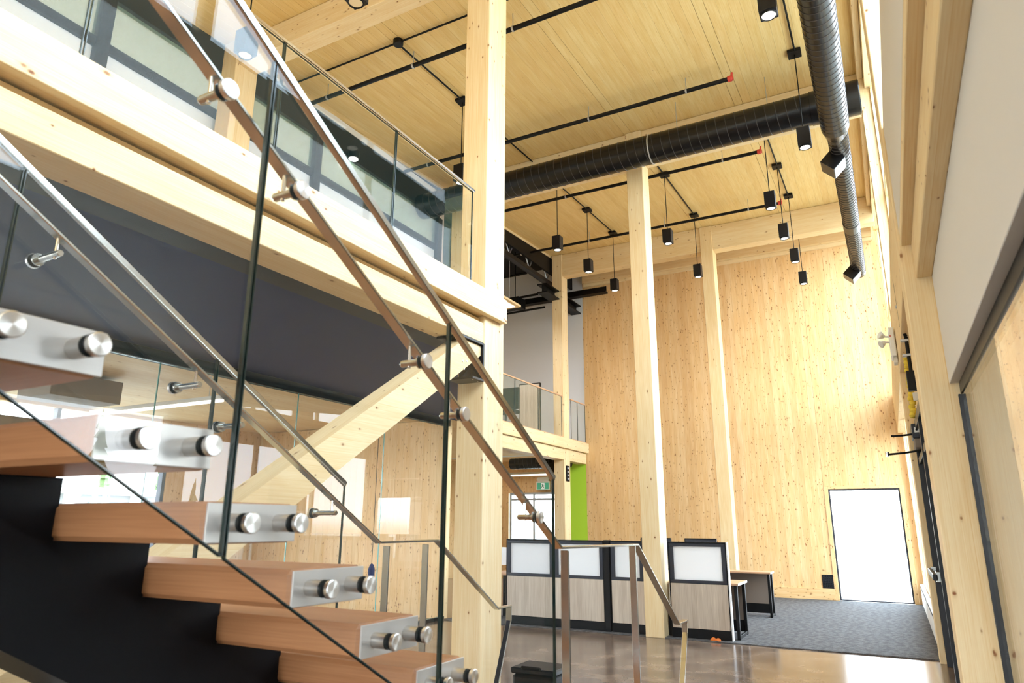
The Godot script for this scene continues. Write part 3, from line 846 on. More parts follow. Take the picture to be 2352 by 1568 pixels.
func build_mezzanine() -> void:
	var poly := PackedVector2Array([Vector2(-11.2, 6.3), Vector2(-2.93, 6.3), Vector2(-2.93, -4.92), Vector2(-3.21, -4.92), Vector2(-3.21, -5.3), Vector2(-6.57, -10.95), Vector2(-6.57, -16.29), Vector2(-11.2, -16.29)])
	struct("floor_mezzanine", prism(poly, 1, 3.25, 3.455, 2), M.glulam, "timber slab of the mezzanine floor")
	struct("ceiling_soffit", prism(PackedVector2Array([Vector2(-6.54, 6.2), Vector2(-3.9, 6.2), Vector2(-3.9, -6.3), Vector2(-6.54, -10.75)]), 1, 3.232, 3.248, 2), M.navy, "dark blue soffit under the mezzanine")
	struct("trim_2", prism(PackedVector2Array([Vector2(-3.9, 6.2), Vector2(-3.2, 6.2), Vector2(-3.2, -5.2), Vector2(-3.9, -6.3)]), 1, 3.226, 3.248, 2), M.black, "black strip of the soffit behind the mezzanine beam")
	# near edge: fascia, recessed strip, beam
	tag(obj("fascia_board", bx(Vector3(-2.928, 3.24, -5.215), Vector3(-2.868, 3.46, 6.2), 0.003, 2), M.glulam), "long pale fascia board along the near mezzanine edge", "board")
	tag(obj("shadow_strip", bx(Vector3(-3.19, 3.18, -4.925), Vector3(-2.985, 3.23, 6.2), 0.002, 2), M.glulam), "orange-brown recessed strip between fascia board and edge beam of the near mezzanine", "board")
	beam("mezzanine_beam", "glulam edge beam under the near mezzanine, ending at the tall column", Vector3(-3.195, 3.0, -4.925), Vector3(-2.935, 3.178, 6.2), 2, "glulam", 0.004)
	# brace with its steel shoe
	var bp := PackedVector2Array([Vector2(-4.638, 2.97), Vector2(-4.9, 2.97), Vector2(-4.9, 2.885), Vector2(-0.461, 0.0), Vector2(-0.07, 0.0)])
	tag(obj("brace", prism(bp, 0, -3.14, -2.95, 2), M.glulam), "long diagonal glulam brace from the tall column head down behind the stair", "brace")
	var sho := thing("brace_bracket", "black steel bracket joining the diagonal brace to column and mezzanine beam", "bracket", Vector3(-3.05, 2.7, -4.88))
	obj("side_plate", bx(Vector3(-3.17, 2.66, -4.925), Vector3(-2.925, 2.995, -4.905), 0.002), M.black_satin, sho)
	obj("top_plate", bx(Vector3(-3.17, 2.975, -4.905), Vector3(-2.925, 2.996, -4.55), 0.002), M.black_satin, sho)
	obj("foot_plate", bx(Vector3(-3.17, 2.66, -4.905), Vector3(-2.925, 2.68, -4.74), 0.002), M.black_satin, sho)
	obj("gusset", prism(PackedVector2Array([Vector2(-4.905, 2.68), Vector2(-4.76, 2.68), Vector2(-4.905, 2.8)]), 0, -3.055, -3.043), M.black_satin, sho)
	for p in [[-4.72, 2.87], [-4.62, 2.78], [-4.68, 2.79], [-4.6, 2.84], [-4.64, 2.72], [-4.66, 2.9]]:
		obj("bolt", lathe(Vector3(-2.952, p[1], p[0]), Vector3.RIGHT, [Vector2(0.009, 0), Vector2(0.009, 0.005), Vector2(0, 0.006)], 8), M.steel, sho)
	for zz in [-4.86, -4.78]:
		obj("bolt", lathe(Vector3(-2.95, 2.66, zz), Vector3.DOWN, [Vector2(0.008, 0), Vector2(0.008, 0.006), Vector2(0, 0.007)], 8), M.steel, sho)
	# glass guard of the near edge
	var gd := thing("glass_guard", "glass guard with a slim steel top rail along the near mezzanine edge", "guard rail", Vector3(-3.0, 3.46, -2.0))
	var js := [-4.8, -3.685, -2.556, -1.43, -0.31, 0.81, 1.95]
	for k in js.size() - 1:
		var a: float = js[k] + 0.008
		var b: float = js[k + 1] - 0.008
		pane("glass_panel", PackedVector2Array([Vector2(a, 3.47), Vector2(b, 3.47), Vector2(b, 4.385), Vector2(a, 4.385)]), -3.0, 0.013, gd, "pane_guard")
	obj("end_panel", bx(Vector3(-3.3, 3.47, -4.815), Vector3(-3.01, 4.385, -4.803), 0.0), M.pane_green, gd)
	obj("top_rail", bx(Vector3(-3.018, 4.385, -4.82), Vector3(-2.982, 4.412, 1.95), 0.004, 2), M.steel_bright, gd)
	obj("foot_channel", bx(Vector3(-3.02, 3.456, -4.8), Vector3(-2.98, 3.49, 1.95), 0.003, 2), M.steel, gd)
	# far mezzanine edge
	tag(obj("fascia_board", bx(Vector3(-6.635, 3.215, -16.28), Vector3(-6.571, 3.43, -10.6), 0.003, 2), M.glulam), "pale fascia board along the far mezzanine edge past the corner column", "board")
	beam("mezzanine_beam", "glulam beam under the far mezzanine, on the near side of the corner column", Vector3(-6.9, 2.95, -14.897), Vector3(-6.64, 3.21, -10.8), 2)
	beam("mezzanine_beam", "short glulam beam under the far mezzanine between corner column and far wall", Vector3(-6.9, 2.95, -16.28), Vector3(-6.64, 3.21, -15.243), 2)
	var fg := thing("glass_guard", "glass guard with a thin bronze top rail along the far mezzanine edge", "guard rail", Vector3(-6.7, 3.46, -13.0))
	for s in [[-11.2, -12.4], [-12.4, -13.5], [-13.5, -14.75], [-15.3, -15.7], [-15.7, -16.2]]:
		pane("glass_panel", PackedVector2Array([Vector2(s[0] - 0.006, 3.47), Vector2(s[1] + 0.006, 3.47), Vector2(s[1] + 0.006, 4.42), Vector2(s[0] - 0.006, 4.42)]), -6.62, 0.013, fg, "pane_green")
	for s in [[-11.2, -14.8], [-15.28, -16.22]]:
		obj("top_rail", bx(Vector3(-6.636, 4.42, s[1]), Vector3(-6.604, 4.45, s[0]), 0.004, 2), M.desk_wood, fg)
		obj("foot_channel", bx(Vector3(-6.64, 3.458, s[1]), Vector3(-6.6, 3.48, s[0]), 0.003, 2), M.desk_wood, fg)

func puck(p: Vector3, out: Vector3, sub: Node3D, r := 0.026) -> void:
	obj("cap", lathe(p, out, [Vector2(r * 0.92, 0), Vector2(r, 0.001), Vector2(r, 0.011), Vector2(r - 0.0025, 0.0135), Vector2(0, 0.0137)], 28), M.steel_brushed, sub)

func standoff(zz: float, y: float, x_tread: float, x_glass: float, parent: Node3D) -> void:
	var s := signf(x_glass - x_tread)
	var d := Vector3(s, 0, 0)
	var len := absf(x_glass - x_tread) - 0.0075
	obj("standoff_barrel", lathe(Vector3(x_tread, y, zz), d, [Vector2(0.0, 0), Vector2(0.0235, 0), Vector2(0.0235, len - 0.004), Vector2(0.0, len - 0.004)], 24), M.steel_brushed, parent)
	obj("standoff_gasket", lathe(Vector3(x_tread + s * (len - 0.004), y, zz), d, [Vector2(0.0, 0), Vector2(0.0245, 0), Vector2(0.0245, 0.004), Vector2(0, 0.004)], 20), M.rubber, parent)
	obj("standoff_gasket", lathe(Vector3(x_glass + s * 0.0068, y, zz), d, [Vector2(0.0, 0), Vector2(0.0255, 0), Vector2(0.0255, 0.006), Vector2(0, 0.006)], 20), M.rubber, parent)
	obj("standoff_cap", lathe(Vector3(x_glass + s * 0.0128, y, zz), d, [Vector2(0.0, 0), Vector2(0.026, 0.0), Vector2(0.026, 0.011), Vector2(0.0235, 0.0135), Vector2(0, 0.0137)], 28), M.spun_steel, parent)

func handrail_bracket(z: float, y: float, x_glass: float, x_rail: float, y_rail: float, parent: Node3D) -> void:
	var s := signf(x_glass - x_rail)
	var out := Vector3(s, 0, 0)
	var b := obj("handrail_bracket", lathe(Vector3(x_glass - s * 0.007, y, z), -out, [Vector2(0, 0), Vector2(0.013, 0.0), Vector2(0.013, absf(x_glass - x_rail) + 0.024), Vector2(0.011, absf(x_glass - x_rail) + 0.028), Vector2(0, absf(x_glass - x_rail) + 0.028)], 18), M.steel, parent)
	obj("gasket", lathe(Vector3(x_glass + s * 0.0068, y, z), out, [Vector2(0, 0), Vector2(0.0265, 0), Vector2(0.0265, 0.007), Vector2(0, 0.007)], 24), M.rubber, b)
	obj("cap", lathe(Vector3(x_glass + s * 0.0138, y, z), out, [Vector2(0, 0), Vector2(0.028, 0), Vector2(0.028, 0.013), Vector2(0.0255, 0.0155), Vector2(0, 0.0157)], 32), M.spun_steel, b)
	obj("inner_flange", lathe(Vector3(x_glass - s * 0.0065, y, z), -out, [Vector2(0, 0), Vector2(0.024, 0), Vector2(0.024, 0.006), Vector2(0, 0.006)], 24), M.steel, b)
	obj("support_pin", rod(Vector3(x_rail, y - 0.018, z), Vector3(x_rail, y_rail - 0.005, z), 0.007, 10), M.steel_bright, b)

func tread_y(i: int) -> float:
	return 1.855 - 0.1785 * (i - 1)

func tread_z(i: int) -> float:
	return -0.725 - 0.305 * (i - 1)

func build_stair() -> void:
	var XN := -1.43
	var XF := -2.74
	var st := thing("staircase", "open timber-tread stair on a black steel spine, rising beside the mezzanine", "staircase", Vector3(-2.08, 0.0, -1.0))
	var line := func(z: float) -> float: return 1.539 + 0.585 * (z + 0.966)
	obj("spine_beam", prism(PackedVector2Array([Vector2(-3.0, line.call(-3.0)), Vector2(-3.0, line.call(-3.0) - 0.16), Vector2(-2.75, line.call(-2.75) - 0.3), Vector2(2.0, line.call(2.0) - 0.3), Vector2(2.0, line.call(2.0))]), 0, -2.42, -2.1), M.stringer_black, st)
	for i in range(-7, 9):
		var zc := tread_z(i)
		var y := tread_y(i)
		obj("tread_support", prism(PackedVector2Array([Vector2(zc - 0.158, y - 0.053), Vector2(zc + 0.148, y - 0.053), Vector2(zc + 0.148, line.call(zc + 0.148) - 0.02), Vector2(zc - 0.158, line.call(zc - 0.158) - 0.02)]), 0, -2.38, -2.14), M.stringer_black, st)
		var t := obj("tread", bx(Vector3(-2.66, y - 0.0525, zc - 0.153), Vector3(-1.5, y + 0.0525, zc + 0.153), 0.014, 0), M.tread, st)
		for e in [[-1.5, -1.494, XN], [-2.66, -2.666, XF]]:
			obj("end_plate", bx(Vector3(minf(e[0], e[1]), y - 0.049, zc - 0.149), Vector3(maxf(e[0], e[1]), y + 0.049, zc + 0.149), 0.002, 2), M.end_plate, t)
			for dz in [-0.083, 0.083]:
				standoff(zc + dz, y, e[1], e[2], t)
	# glass sides
	var top := func(z: float) -> float: return 2.797 + 0.578 * (z + 1.19)
	var low := func(z: float) -> float: return 1.417 + 0.585 * (z + 1.193)
	var rail := func(z: float) -> float: return 2.66 + 0.58 * (z + 1.056)
	var zs := [-3.077, -2.135, -1.19, -0.25, 0.69, 1.63]
	var sides := [[XN, -1.487, "nearer", "on the open hall side of the stair"], [XF, -2.62, "farther", "on the mezzanine side of the stair"]]
	for s in sides:
		var x: float = s[0]
		var xr: float = s[1]
		var b := thing("glass_balustrade", "sloping glass balustrade with steel handrail " + s[3], "balustrade", Vector3(x, 0.48, -1.5), "stair balustrades")
		for k in zs.size() - 1:
			var a: float = zs[k] + 0.006
			var c: float = zs[k + 1] - 0.006
			pane("glass_panel", PackedVector2Array([Vector2(a, low.call(a)), Vector2(c, low.call(c)), Vector2(c, top.call(c)), Vector2(a, top.call(a))]), x, 0.0135, b)
		obj("top_rail", bar(Vector3(x, top.call(zs[0]) + 0.006, zs[0]), Vector3(x, top.call(1.63) + 0.006, 1.63), 0.026, 0.026, 0.003), M.steel, b)
		# handrail: a flat bar with bends
		var p: Array
		if x == XN:
			p = [Vector3(xr, rail.call(1.6), 1.6), Vector3(xr, 1.385, -3.255), Vector3(xr, 1.372, -4.449), Vector3(xr, 0.797, -5.32), Vector3(xr, 0.797, -5.54), Vector3(xr, 0.713, -5.525), Vector3(xr, 0.02, -5.2)]
		else:
			p = [Vector3(xr, rail.call(1.6), 1.6), Vector3(xr, 1.392, -3.25), Vector3(xr, 1.392, -3.84), Vector3(xr, 0.903, -4.636), Vector3(xr, 0.903, -4.828), Vector3(xr, 0.8, -4.826), Vector3(xr, 0.02, -4.47)]
		var hs := Shape.new()
		for k in p.size() - 1:
			var d: Vector3 = (p[k + 1] - p[k]).normalized()
			var w := 0.045 if k < 5 else 0.04
			bar(p[k] - d * 0.004, p[k + 1] + d * 0.004, w, 0.013, 0.003, Vector3.UP if absf(d.y) < 0.9 else Vector3.BACK, hs)
		obj("handrail", hs, M.steel, b)
		var posts: Array = [-3.33, -4.38] if x == XN else [-3.33, -3.72]
		for pz in posts:
			obj("post", bx(Vector3(xr - 0.022, 0.48, pz - 0.0065), Vector3(xr + 0.022, 1.37, pz + 0.0065), 0.002), M.steel, b)
		var br: Array
		if x == XN:
			br = [-1.036, -1.317, -1.968, -2.233, -2.886, -0.3, 0.1]
		else:
			br = [-1.29, -1.94, -2.19, -2.85, -0.6]
		for z in br:
			handrail_bracket(z, rail.call(z) - 0.07, x, xr, rail.call(z), b)
	# half landing and the last steps
	var ld := thing("stair_landing", "low timber landing at the foot of the glass-sided flight with two last steps", "landing", Vector3(-2.06, 0, -3.6))
	obj("platform", prism(PackedVector2Array([Vector2(-1.5, -3.02), Vector2(-2.62, -3.02), Vector2(-2.62, -3.85), Vector2(-1.5, -4.45)]), 1, 0.0, 0.48, 0), M.tread, ld)
	obj("step", prism(PackedVector2Array([Vector2(-1.52, -4.445), Vector2(-2.6, -3.865), Vector2(-2.6, -4.13), Vector2(-1.52, -4.75)]), 1, 0.0, 0.32, 0), M.tread, ld)
	obj("step", prism(PackedVector2Array([Vector2(-1.52, -4.755), Vector2(-2.6, -4.135), Vector2(-2.6, -4.4), Vector2(-1.52, -5.05)]), 1, 0.0, 0.16, 0), M.tread, ld)
	var ul := obj("upper_landing", bx(Vector3(-2.86, 3.25, 2.03), Vector3(-1.4, 3.455, 3.4), 0.004, 0), M.glulam)
	tag(ul, "timber landing joining the stair head to the mezzanine", "landing")

func duct_run(p: Vector3, d: Vector3, r: float, l: float, step: float, parent: Node3D) -> void:
	# smooth tube with raised lock seams wound round it
	var o := obj("duct_run", lathe(p, d, [Vector2(0, 0), Vector2(r - 0.002, 0), Vector2(r, 0.002), Vector2(r, l - 0.002), Vector2(r - 0.002, l), Vector2(0, l)], 40, true), M.duct_black, parent)
	d = d.normalized()
	var x := d.cross(Vector3(0.31, 0.87, 0.37)).normalized()
	var y := d.cross(x).normalized()
	var sh := Shape.new()
	var seg := 28
	var n := int((l - 0.1) / step) * seg
	for k in n:
		var q := []
		for e in 2:
			var a := TAU * (k + e) / seg
			var c := p + d * (0.05 + step * (k + e) / seg)
			var rad := x * cos(a) + y * sin(a)
			q.append([c + rad * (r - 0.001) - d * 0.005, c + rad * (r + 0.005) - d * 0.0025, c + rad * (r + 0.005) + d * 0.0025, c + rad * (r - 0.001) + d * 0.005])
		for j in 3:
			var A: Vector3 = q[0][j]
			var B: Vector3 = q[1][j]
			var Cc: Vector3 = q[1][j + 1]
			var D: Vector3 = q[0][j + 1]
			var out := (A + Cc) * 0.5 - (p + d * (0.05 + step * (k + 0.5) / seg))
			if (B - A).cross(Cc - A).dot(out) > 0.0:
				sh.quad(A, B, Cc, D, Vector2.ZERO, Vector2.ZERO, Vector2.ZERO, Vector2.ZERO)
			else:
				sh.quad(A, D, Cc, B, Vector2.ZERO, Vector2.ZERO, Vector2.ZERO, Vector2.ZERO)
	obj("lock_seam", sh, M.duct_seam, o)

func build_services() -> void:
	# ducts
	var d1 := thing("spiral_duct", "long black spiral duct crossing the hall before the middle columns", "duct", Vector3(-3.2, 6.82, -9.3), "black spiral ducts")
	duct_run(Vector3(-6.9, 7.05, -9.3), Vector3.RIGHT, 0.222, 6.55, 0.135, d1)
	obj("collar", lathe(Vector3(-2.62, 7.05, -9.3), Vector3.RIGHT, [Vector2(0.222, 0), Vector2(0.23, 0.001), Vector2(0.23, 0.02), Vector2(0.222, 0.021)], 40), M.galv, d1)
	obj("end_cap", lathe(Vector3(-0.35, 7.05, -9.3), Vector3.RIGHT, [Vector2(0.222, 0), Vector2(0.232, 0.002), Vector2(0.232, 0.6), Vector2(0.224, 0.612), Vector2(0, 0.612)], 40), M.duct_black, d1)
	for xx in [-5.2, -2.2, -0.9]:
		obj("hanger", rod(Vector3(xx, 7.26, -9.3), Vector3(xx, ceil_y(-9.3), -9.3), 0.005, 6), M.galv, d1)
	var d2 := thing("spiral_duct", "black spiral duct running along the side wall, stepping down to a thinner end", "duct", Vector3(-0.06, 6.2, -5.0), "black spiral ducts")
	duct_run(Vector3(-0.075, 6.4, 6.2), Vector3.FORWARD, 0.163, 14.9, 0.1, d2)
	obj("reducer", lathe(Vector3(-0.075, 6.4, -8.65), Vector3(0.01, 0, -1), [Vector2(0.165, 0), Vector2(0.166, 0.1), Vector2(0.128, 0.3), Vector2(0.126, 0.36), Vector2(0, 0.36)], 36), M.duct_black, d2)
	duct_run(Vector3(-0.06, 6.4, -8.95), Vector3(0.004, 0, -1), 0.123, 5.75, 0.09, d2)
	obj("collar", lathe(Vector3(-0.05, 6.4, -12.0), Vector3.FORWARD, [Vector2(0.123, 0), Vector2(0.13, 0.002), Vector2(0.13, 0.3), Vector2(0.123, 0.302)], 32), M.duct_black, d2)
	for zz in [-9.5, -14.35]:
		var T := Basis(Vector3(0, 0, 1), deg_to_rad(45.0))
		var c := Vector3(-0.16, 6.26, zz)
		var sh := Shape.new()
		cb(sh, Transform3D(T, c), Vector3(0.22, 0.22, 0.3), 0.004)
		var bo := obj("outlet_box", sh, M.duct_black, d2)
		var sg := Shape.new()
		cb(sg, Transform3D(T, c - T.y * 0.112), Vector3(0.2, 0.006, 0.28), 0.002)
		obj("outlet_grille", sg, M.grille_grey, bo)
	for zz in [3.0, 0.0, -3.0, -6.5, -11.0]:
		obj("hanger", rod(Vector3(-0.07, 6.5, zz), Vector3(-0.07, ceil_y(zz), zz), 0.005, 6), M.galv, d2)
	# sprinkler pipes across the ceiling
	for q in [[-6.27, -6.88, "over the mezzanine column"], [-8.73, -6.88, "before the long duct"], [-11.23, -6.88, "behind the long duct"], [-13.8, -7.7, "before the far beam"]]:
		var z: float = q[0]
		var y := ceil_y(z) - 0.22
		var pt := thing("sprinkler_pipe", "black sprinkler pipe with a red end fitting under the ceiling " + q[2], "pipe", Vector3(-4.0, y, z), "sprinkler pipes")
		obj("pipe", rod(Vector3(q[1], y, z), Vector3(-1.3, y, z), 0.03, 14), M.black, pt)
		var en := obj("end_fitting", lathe(Vector3(-1.32, y, z), Vector3.RIGHT, [Vector2(0, 0), Vector2(0.042, 0), Vector2(0.042, 0.05), Vector2(0.035, 0.06), Vector2(0.035, 0.075), Vector2(0, 0.078)], 14), M.red, pt)
		obj("upturn", rod(Vector3(-1.27, y + 0.01, z), Vector3(-1.26, y + 0.09, z), 0.016, 8), M.red, en)
		for k in 4:
			var hx: float = lerpf(q[1] + 0.5, -1.9, k / 3.0)
			obj("hanger", rod(Vector3(hx, y, z), Vector3(hx, ceil_y(z), z), 0.006, 6), M.galv, pt)
			obj("hanger_ring", lathe(Vector3(hx - 0.012, y, z), Vector3.RIGHT, [Vector2(0.031, 0), Vector2(0.037, 0), Vector2(0.037, 0.024), Vector2(0.031, 0.024)], 14), M.galv, pt)
	# electrical conduits on the ceiling
	var nm := ["along the pendant row nearest the mezzanine", "along the pendant row in line with the columns", "along the pendant row nearest the side wall", "beside the side wall duct"]
	var rows := [[-4.94, -5.99, -14.08], [-3.05, -10.3, -14.0], [-1.13, -10.3, -13.98], [-0.44, -3.0, -8.86]]
	for k in 4:
		var r: Array = rows[k]
		var sh := Shape.new()
		rod(Vector3(r[0], ceil_y(r[1]) - 0.035, r[1]), Vector3(r[0], ceil_y(r[2]) - 0.035, r[2]), 0.013, 8, sh)
		tag(obj("ceiling_conduit", sh, M.black), "thin black conduit on the ceiling " + nm[k], "conduit", "ceiling conduits")
	var cj := thing("ceiling_conduit", "thin black conduit with a round junction box crossing the ceiling over the mezzanine", "conduit", Vector3(-4.9, 7.5, -5.98), "ceiling conduits")
	obj("pipe", rod(Vector3(-6.88, ceil_y(-5.98) - 0.035, -5.98), Vector3(-3.2, ceil_y(-5.98) - 0.035, -5.98), 0.013, 8), M.black, cj)
	obj("junction_box", lathe(Vector3(-4.92, ceil_y(-5.98) - 0.075, -5.98), Vector3.UP, [Vector2(0, 0), Vector2(0.06, 0), Vector2(0.065, 0.01), Vector2(0.065, 0.07), Vector2(0, 0.07)], 18), M.black, cj)
	# pendants
	pendant(-4.95, -10.95, 6.44, "black cube pendant on the mezzanine side row, first beyond the long duct")
	pendant(-4.95, -12.48, 6.51, "black cube pendant on the mezzanine side row, second beyond the long duct")
	pendant(-4.96, -14.08, 6.6, "black cube pendant on the mezzanine side row, nearest the far wall")
	pendant(-3.05, -11.66, 6.46, "black cube pendant on the middle row, first beyond the tall middle column")
	pendant(-3.06, -14.0, 6.58, "black cube pendant on the middle row, before the far wall column")
	pendant(-1.13, -10.65, 6.3, "black cube pendant on the side wall row, first beyond the long duct")
	pendant(-1.14, -12.39, 6.46, "black cube pendant on the side wall row, second beyond the long duct")
	pendant(-1.13, -13.98, 6.56, "black cube pendant on the side wall row, third beyond the long duct")
	pendant(-1.13, -15.46, 6.57, "black cube pendant on the side wall row, behind the far beam")
	pendant(-0.45, -8.86, 6.25, "black cube pendant hanging below the crossing of the two ducts")
	pendant(-0.48, -5.92, 6.1, "large black cube pendant beside the thick side wall duct")
	pendant(-4.95, -7.58, 6.25, "black cube pendant close behind the mezzanine column")
	pendant(-5.17, -3.93, 6.0, "unlit black cube pendant over the mezzanine, seen through the stair glass", false)
	pendant(-3.72, -3.9, 6.01, "unlit black cube pendant over the mezzanine edge", false)
	# dark steel joist and pipework over the upper floor
	var tr := thing("steel_joist", "black open-web steel joist beside the board ceiling over the far mezzanine", "joist", Vector3(-7.05, 7.35, -13.0))
	obj("bottom_chord", bx(Vector3(-7.12, 7.36, -15.9), Vector3(-6.98, 7.46, -9.9), 0.004, 2), M.black_satin, tr)
	obj("top_chord", bx(Vector3(-7.1, 8.2, -16.2), Vector3(-7.0, 8.28, -9.9), 0.004, 2), M.black_satin, tr)
	for k in 12:
		var za := -9.9 - k * 0.5
		obj("web", rod(Vector3(-7.05, 7.46 if k % 2 == 0 else 8.2, za), Vector3(-7.05, 8.2 if k % 2 == 0 else 7.46, za - 0.5), 0.016, 8), M.galv, tr)
	var wb := thing("steel_beam", "black steel beam stub ending on the grey upper wall", "beam", Vector3(-6.8, 6.9, -15.9))
	obj("flange", bx(Vector3(-6.98, 7.1, -16.28), Vector3(-6.7, 7.13, -14.2), 0.002, 2), M.black, wb)
	obj("web", bx(Vector3(-6.85, 6.93, -16.28), Vector3(-6.83, 7.1, -14.2), 0.002, 2), M.black, wb)
	obj("flange", bx(Vector3(-6.98, 6.9, -16.28), Vector3(-6.7, 6.93, -14.2), 0.002, 2), M.black, wb)
	var cb2 := thing("steel_beam", "black steel cross beam under the dark roof near the grey upper wall", "beam", Vector3(-7.8, 7.5, -16.0))
	obj("flange", bx(Vector3(-11.0, 7.32, -16.2), Vector3(-5.9, 7.36, -16.0), 0.002, 0), M.black, cb2)
	obj("web", bx(Vector3(-11.0, 7.36, -16.11), Vector3(-5.9, 7.5, -16.09), 0.002, 0), M.black, cb2)
	var cr := thing("cable_tray", "black conduit rack hanging under the dark roof of the far upper floor", "rack", Vector3(-8.2, 6.9, -15.2))
	for r in [[7.42, -14.2], [7.05, -14.8], [6.82, -15.2]]:
		obj("pipe", rod(Vector3(-9.6, r[0], r[1]), Vector3(-7.25, r[0] + 0.05, r[1]), 0.028, 8), M.black, cr)
	for r in [[-8.9, 6.9], [-8.4, 6.85], [-7.9, 6.95]]:
		obj("drop_rod", rod(Vector3(r[0], r[1], -14.8), Vector3(r[0], 8.36, -14.8), 0.012, 6), M.black, cr)
	obj("box", bx(Vector3(-8.3, 6.85, -15.1), Vector3(-7.75, 7.1, -14.7), 0.01), M.black, cr)
	obj("box", bx(Vector3(-9.1, 7.1, -14.9), Vector3(-8.75, 7.35, -14.6), 0.01), M.black, cr)
	obj("outlet", lathe(Vector3(-8.7, 6.78, -15.2), Vector3.RIGHT, [Vector2(0, 0), Vector2(0.12, 0), Vector2(0.12, 0.3), Vector2(0, 0.3)], 12), M.black, cr)
	var hp := thing("hanging_panel", "pale timber panel light hung on cables over the far upper floor", "light panel", Vector3(-7.25, 6.32, -12.9))
	obj("panel", bx(Vector3(-7.5, 6.32, -13.4), Vector3(-7.0, 6.37, -12.4), 0.004, 2), M.glulam, hp)
	for zz in [-13.2, -12.7]:
		obj("cable", rod(Vector3(-7.2, 6.37, zz), Vector3(-7.2, 8.36, zz), 0.006, 6), M.galv, hp)
	obj("light_strip", bx(Vector3(-7.4, 6.312, -13.3), Vector3(-7.1, 6.319, -12.5), 0.001), M.led_glow, hp)
	var pl := AreaLight3D.new()
	pl.name = "panel_light"
	pl.position = Vector3(0, -0.02, 0)
	pl.rotation_degrees = Vector3(-90, 0, 0)
	pl.area_size = Vector2(0.3, 0.8)
	pl.light_energy = 9.0
	pl.shadow_enabled = true
	hp.add_child(pl)
	# under the far mezzanine
	var fd := thing("spiral_duct", "short black duct with an outlet box under the far mezzanine by the green wall", "duct", Vector3(-7.0, 2.85, -15.7), "black spiral ducts")
	duct_run(Vector3(-8.5, 2.98, -15.75), Vector3.RIGHT, 0.14, 1.65, 0.12, fd)
	obj("outlet_box", bx(Vector3(-7.3, 2.7, -15.7), Vector3(-7.02, 2.92, -15.45), 0.006), M.duct_black, fd)
	var pn := thing("wall_panel", "small black control panel on the corner column under the far mezzanine", "control panel", Vector3(-6.62, 2.48, -15.0))
	obj("plate", bx(Vector3(-6.634, 2.46, -15.14), Vector3(-6.605, 2.82, -14.98), 0.003), M.black, pn)
	for k in 4:
		obj("button", bx(Vector3(-6.605, 2.5 + k * 0.08, -15.11), Vector3(-6.6, 2.54 + k * 0.08, -15.01), 0.001), M.grille_grey, pn)

func screen(x0: float, x1: float, z: float, label: String, pale := "laminate", y0 := 0.014, glass := true) -> Node3D:
	var s := thing("cubicle_screen", label, "cubicle screen", Vector3((x0 + x1) * 0.5, y0, z), "cubicle screens")
	var h := 1.25
	obj("plinth", bx(Vector3(x0, y0, z - 0.03), Vector3(x1, y0 + 0.12, z + 0.03), 0.003), M.black, s)
	var t1 := y0 + (0.7 if glass else h - 0.02)
	obj("lower_panel", bx(Vector3(x0 + 0.012, y0 + 0.122, z - 0.028), Vector3(x1 - 0.012, t1, z + 0.033), 0.003), M[pale], s)
	for xx in [[x0, x0 + 0.01], [x1 - 0.01, x1]]:
		obj("post", bx(Vector3(xx[0], y0 + 0.12, z - 0.032), Vector3(xx[1], y0 + h, z + 0.036), 0.002), M.black, s)
	obj("top_cap", bx(Vector3(x0 + 0.01, y0 + h - 0.018, z - 0.032), Vector3(x1 - 0.01, y0 + h, z + 0.036), 0.002), M.black, s)
	if glass:
		var f := 0.055
		obj("frame_rail", bx(Vector3(x0 + 0.012, t1 + 0.002, z - 0.02), Vector3(x1 - 0.012, t1 + 0.045, z + 0.036), 0.003), M.charcoal, s)
		obj("frame_rail", bx(Vector3(x0 + 0.012, y0 + h - 0.06, z - 0.02), Vector3(x1 - 0.012, y0 + h - 0.019, z + 0.036), 0.003), M.charcoal, s)
		for xx in [[x0 + 0.012, x0 + 0.012 + f], [x1 - 0.012 - f, x1 - 0.012]]:
			obj("frame_stile", bx(Vector3(xx[0], t1 + 0.045, z - 0.02), Vector3(xx[1], y0 + h - 0.06, z + 0.036), 0.003), M.charcoal, s)
		obj("frosted_pane", bx(Vector3(x0 + 0.012 + f, t1 + 0.045, z - 0.004), Vector3(x1 - 0.012 - f, y0 + h - 0.06, z + 0.004), 0.0), M.frosted, s)
	return s

func desk(x0: float, x1: float, z0: float, z1: float, label: String) -> void:
	var d := thing("desk", label, "desk", Vector3((x0 + x1) * 0.5, 0.014, (z0 + z1) * 0.5), "cubicle desks")
	obj("desk_top", bx(Vector3(x0, 0.7, z1), Vector3(x1, 0.73, z0), 0.004, 0), M.desk_wood, d)
	obj("edge_band", bx(Vector3(x1, 0.7, z1), Vector3(x1 + 0.006, 0.73, z0), 0.002, 2), M.off_white, d)
	for zz in [z0 - 0.06, z1 + 0.06]:
		obj("leg", bx(Vector3(x1 - 0.06, 0.014, zz - 0.03), Vector3(x1 - 0.02, 0.7, zz + 0.03), 0.003), M.black, d)
		obj("leg", bx(Vector3(x0 + 0.02, 0.014, zz - 0.03), Vector3(x0 + 0.06, 0.7, zz + 0.03), 0.003), M.black, d)
	obj("foot_rail", bx(Vector3(x1 - 0.055, 0.02, z1 + 0.09), Vector3(x1 - 0.025, 0.06, z0 - 0.09), 0.003), M.black, d)
	obj("back_panel", bx(Vector3(x0 + 0.06, 0.2, z1 + 0.05), Vector3(x1 - 0.06, 0.69, z1 + 0.07), 0.002, 0), M.taupe, d)
	obj("back_base", bx(Vector3(x0 + 0.06, 0.05, z1 + 0.05), Vector3(x1 - 0.06, 0.2, z1 + 0.07), 0.002, 0), M.black, d)

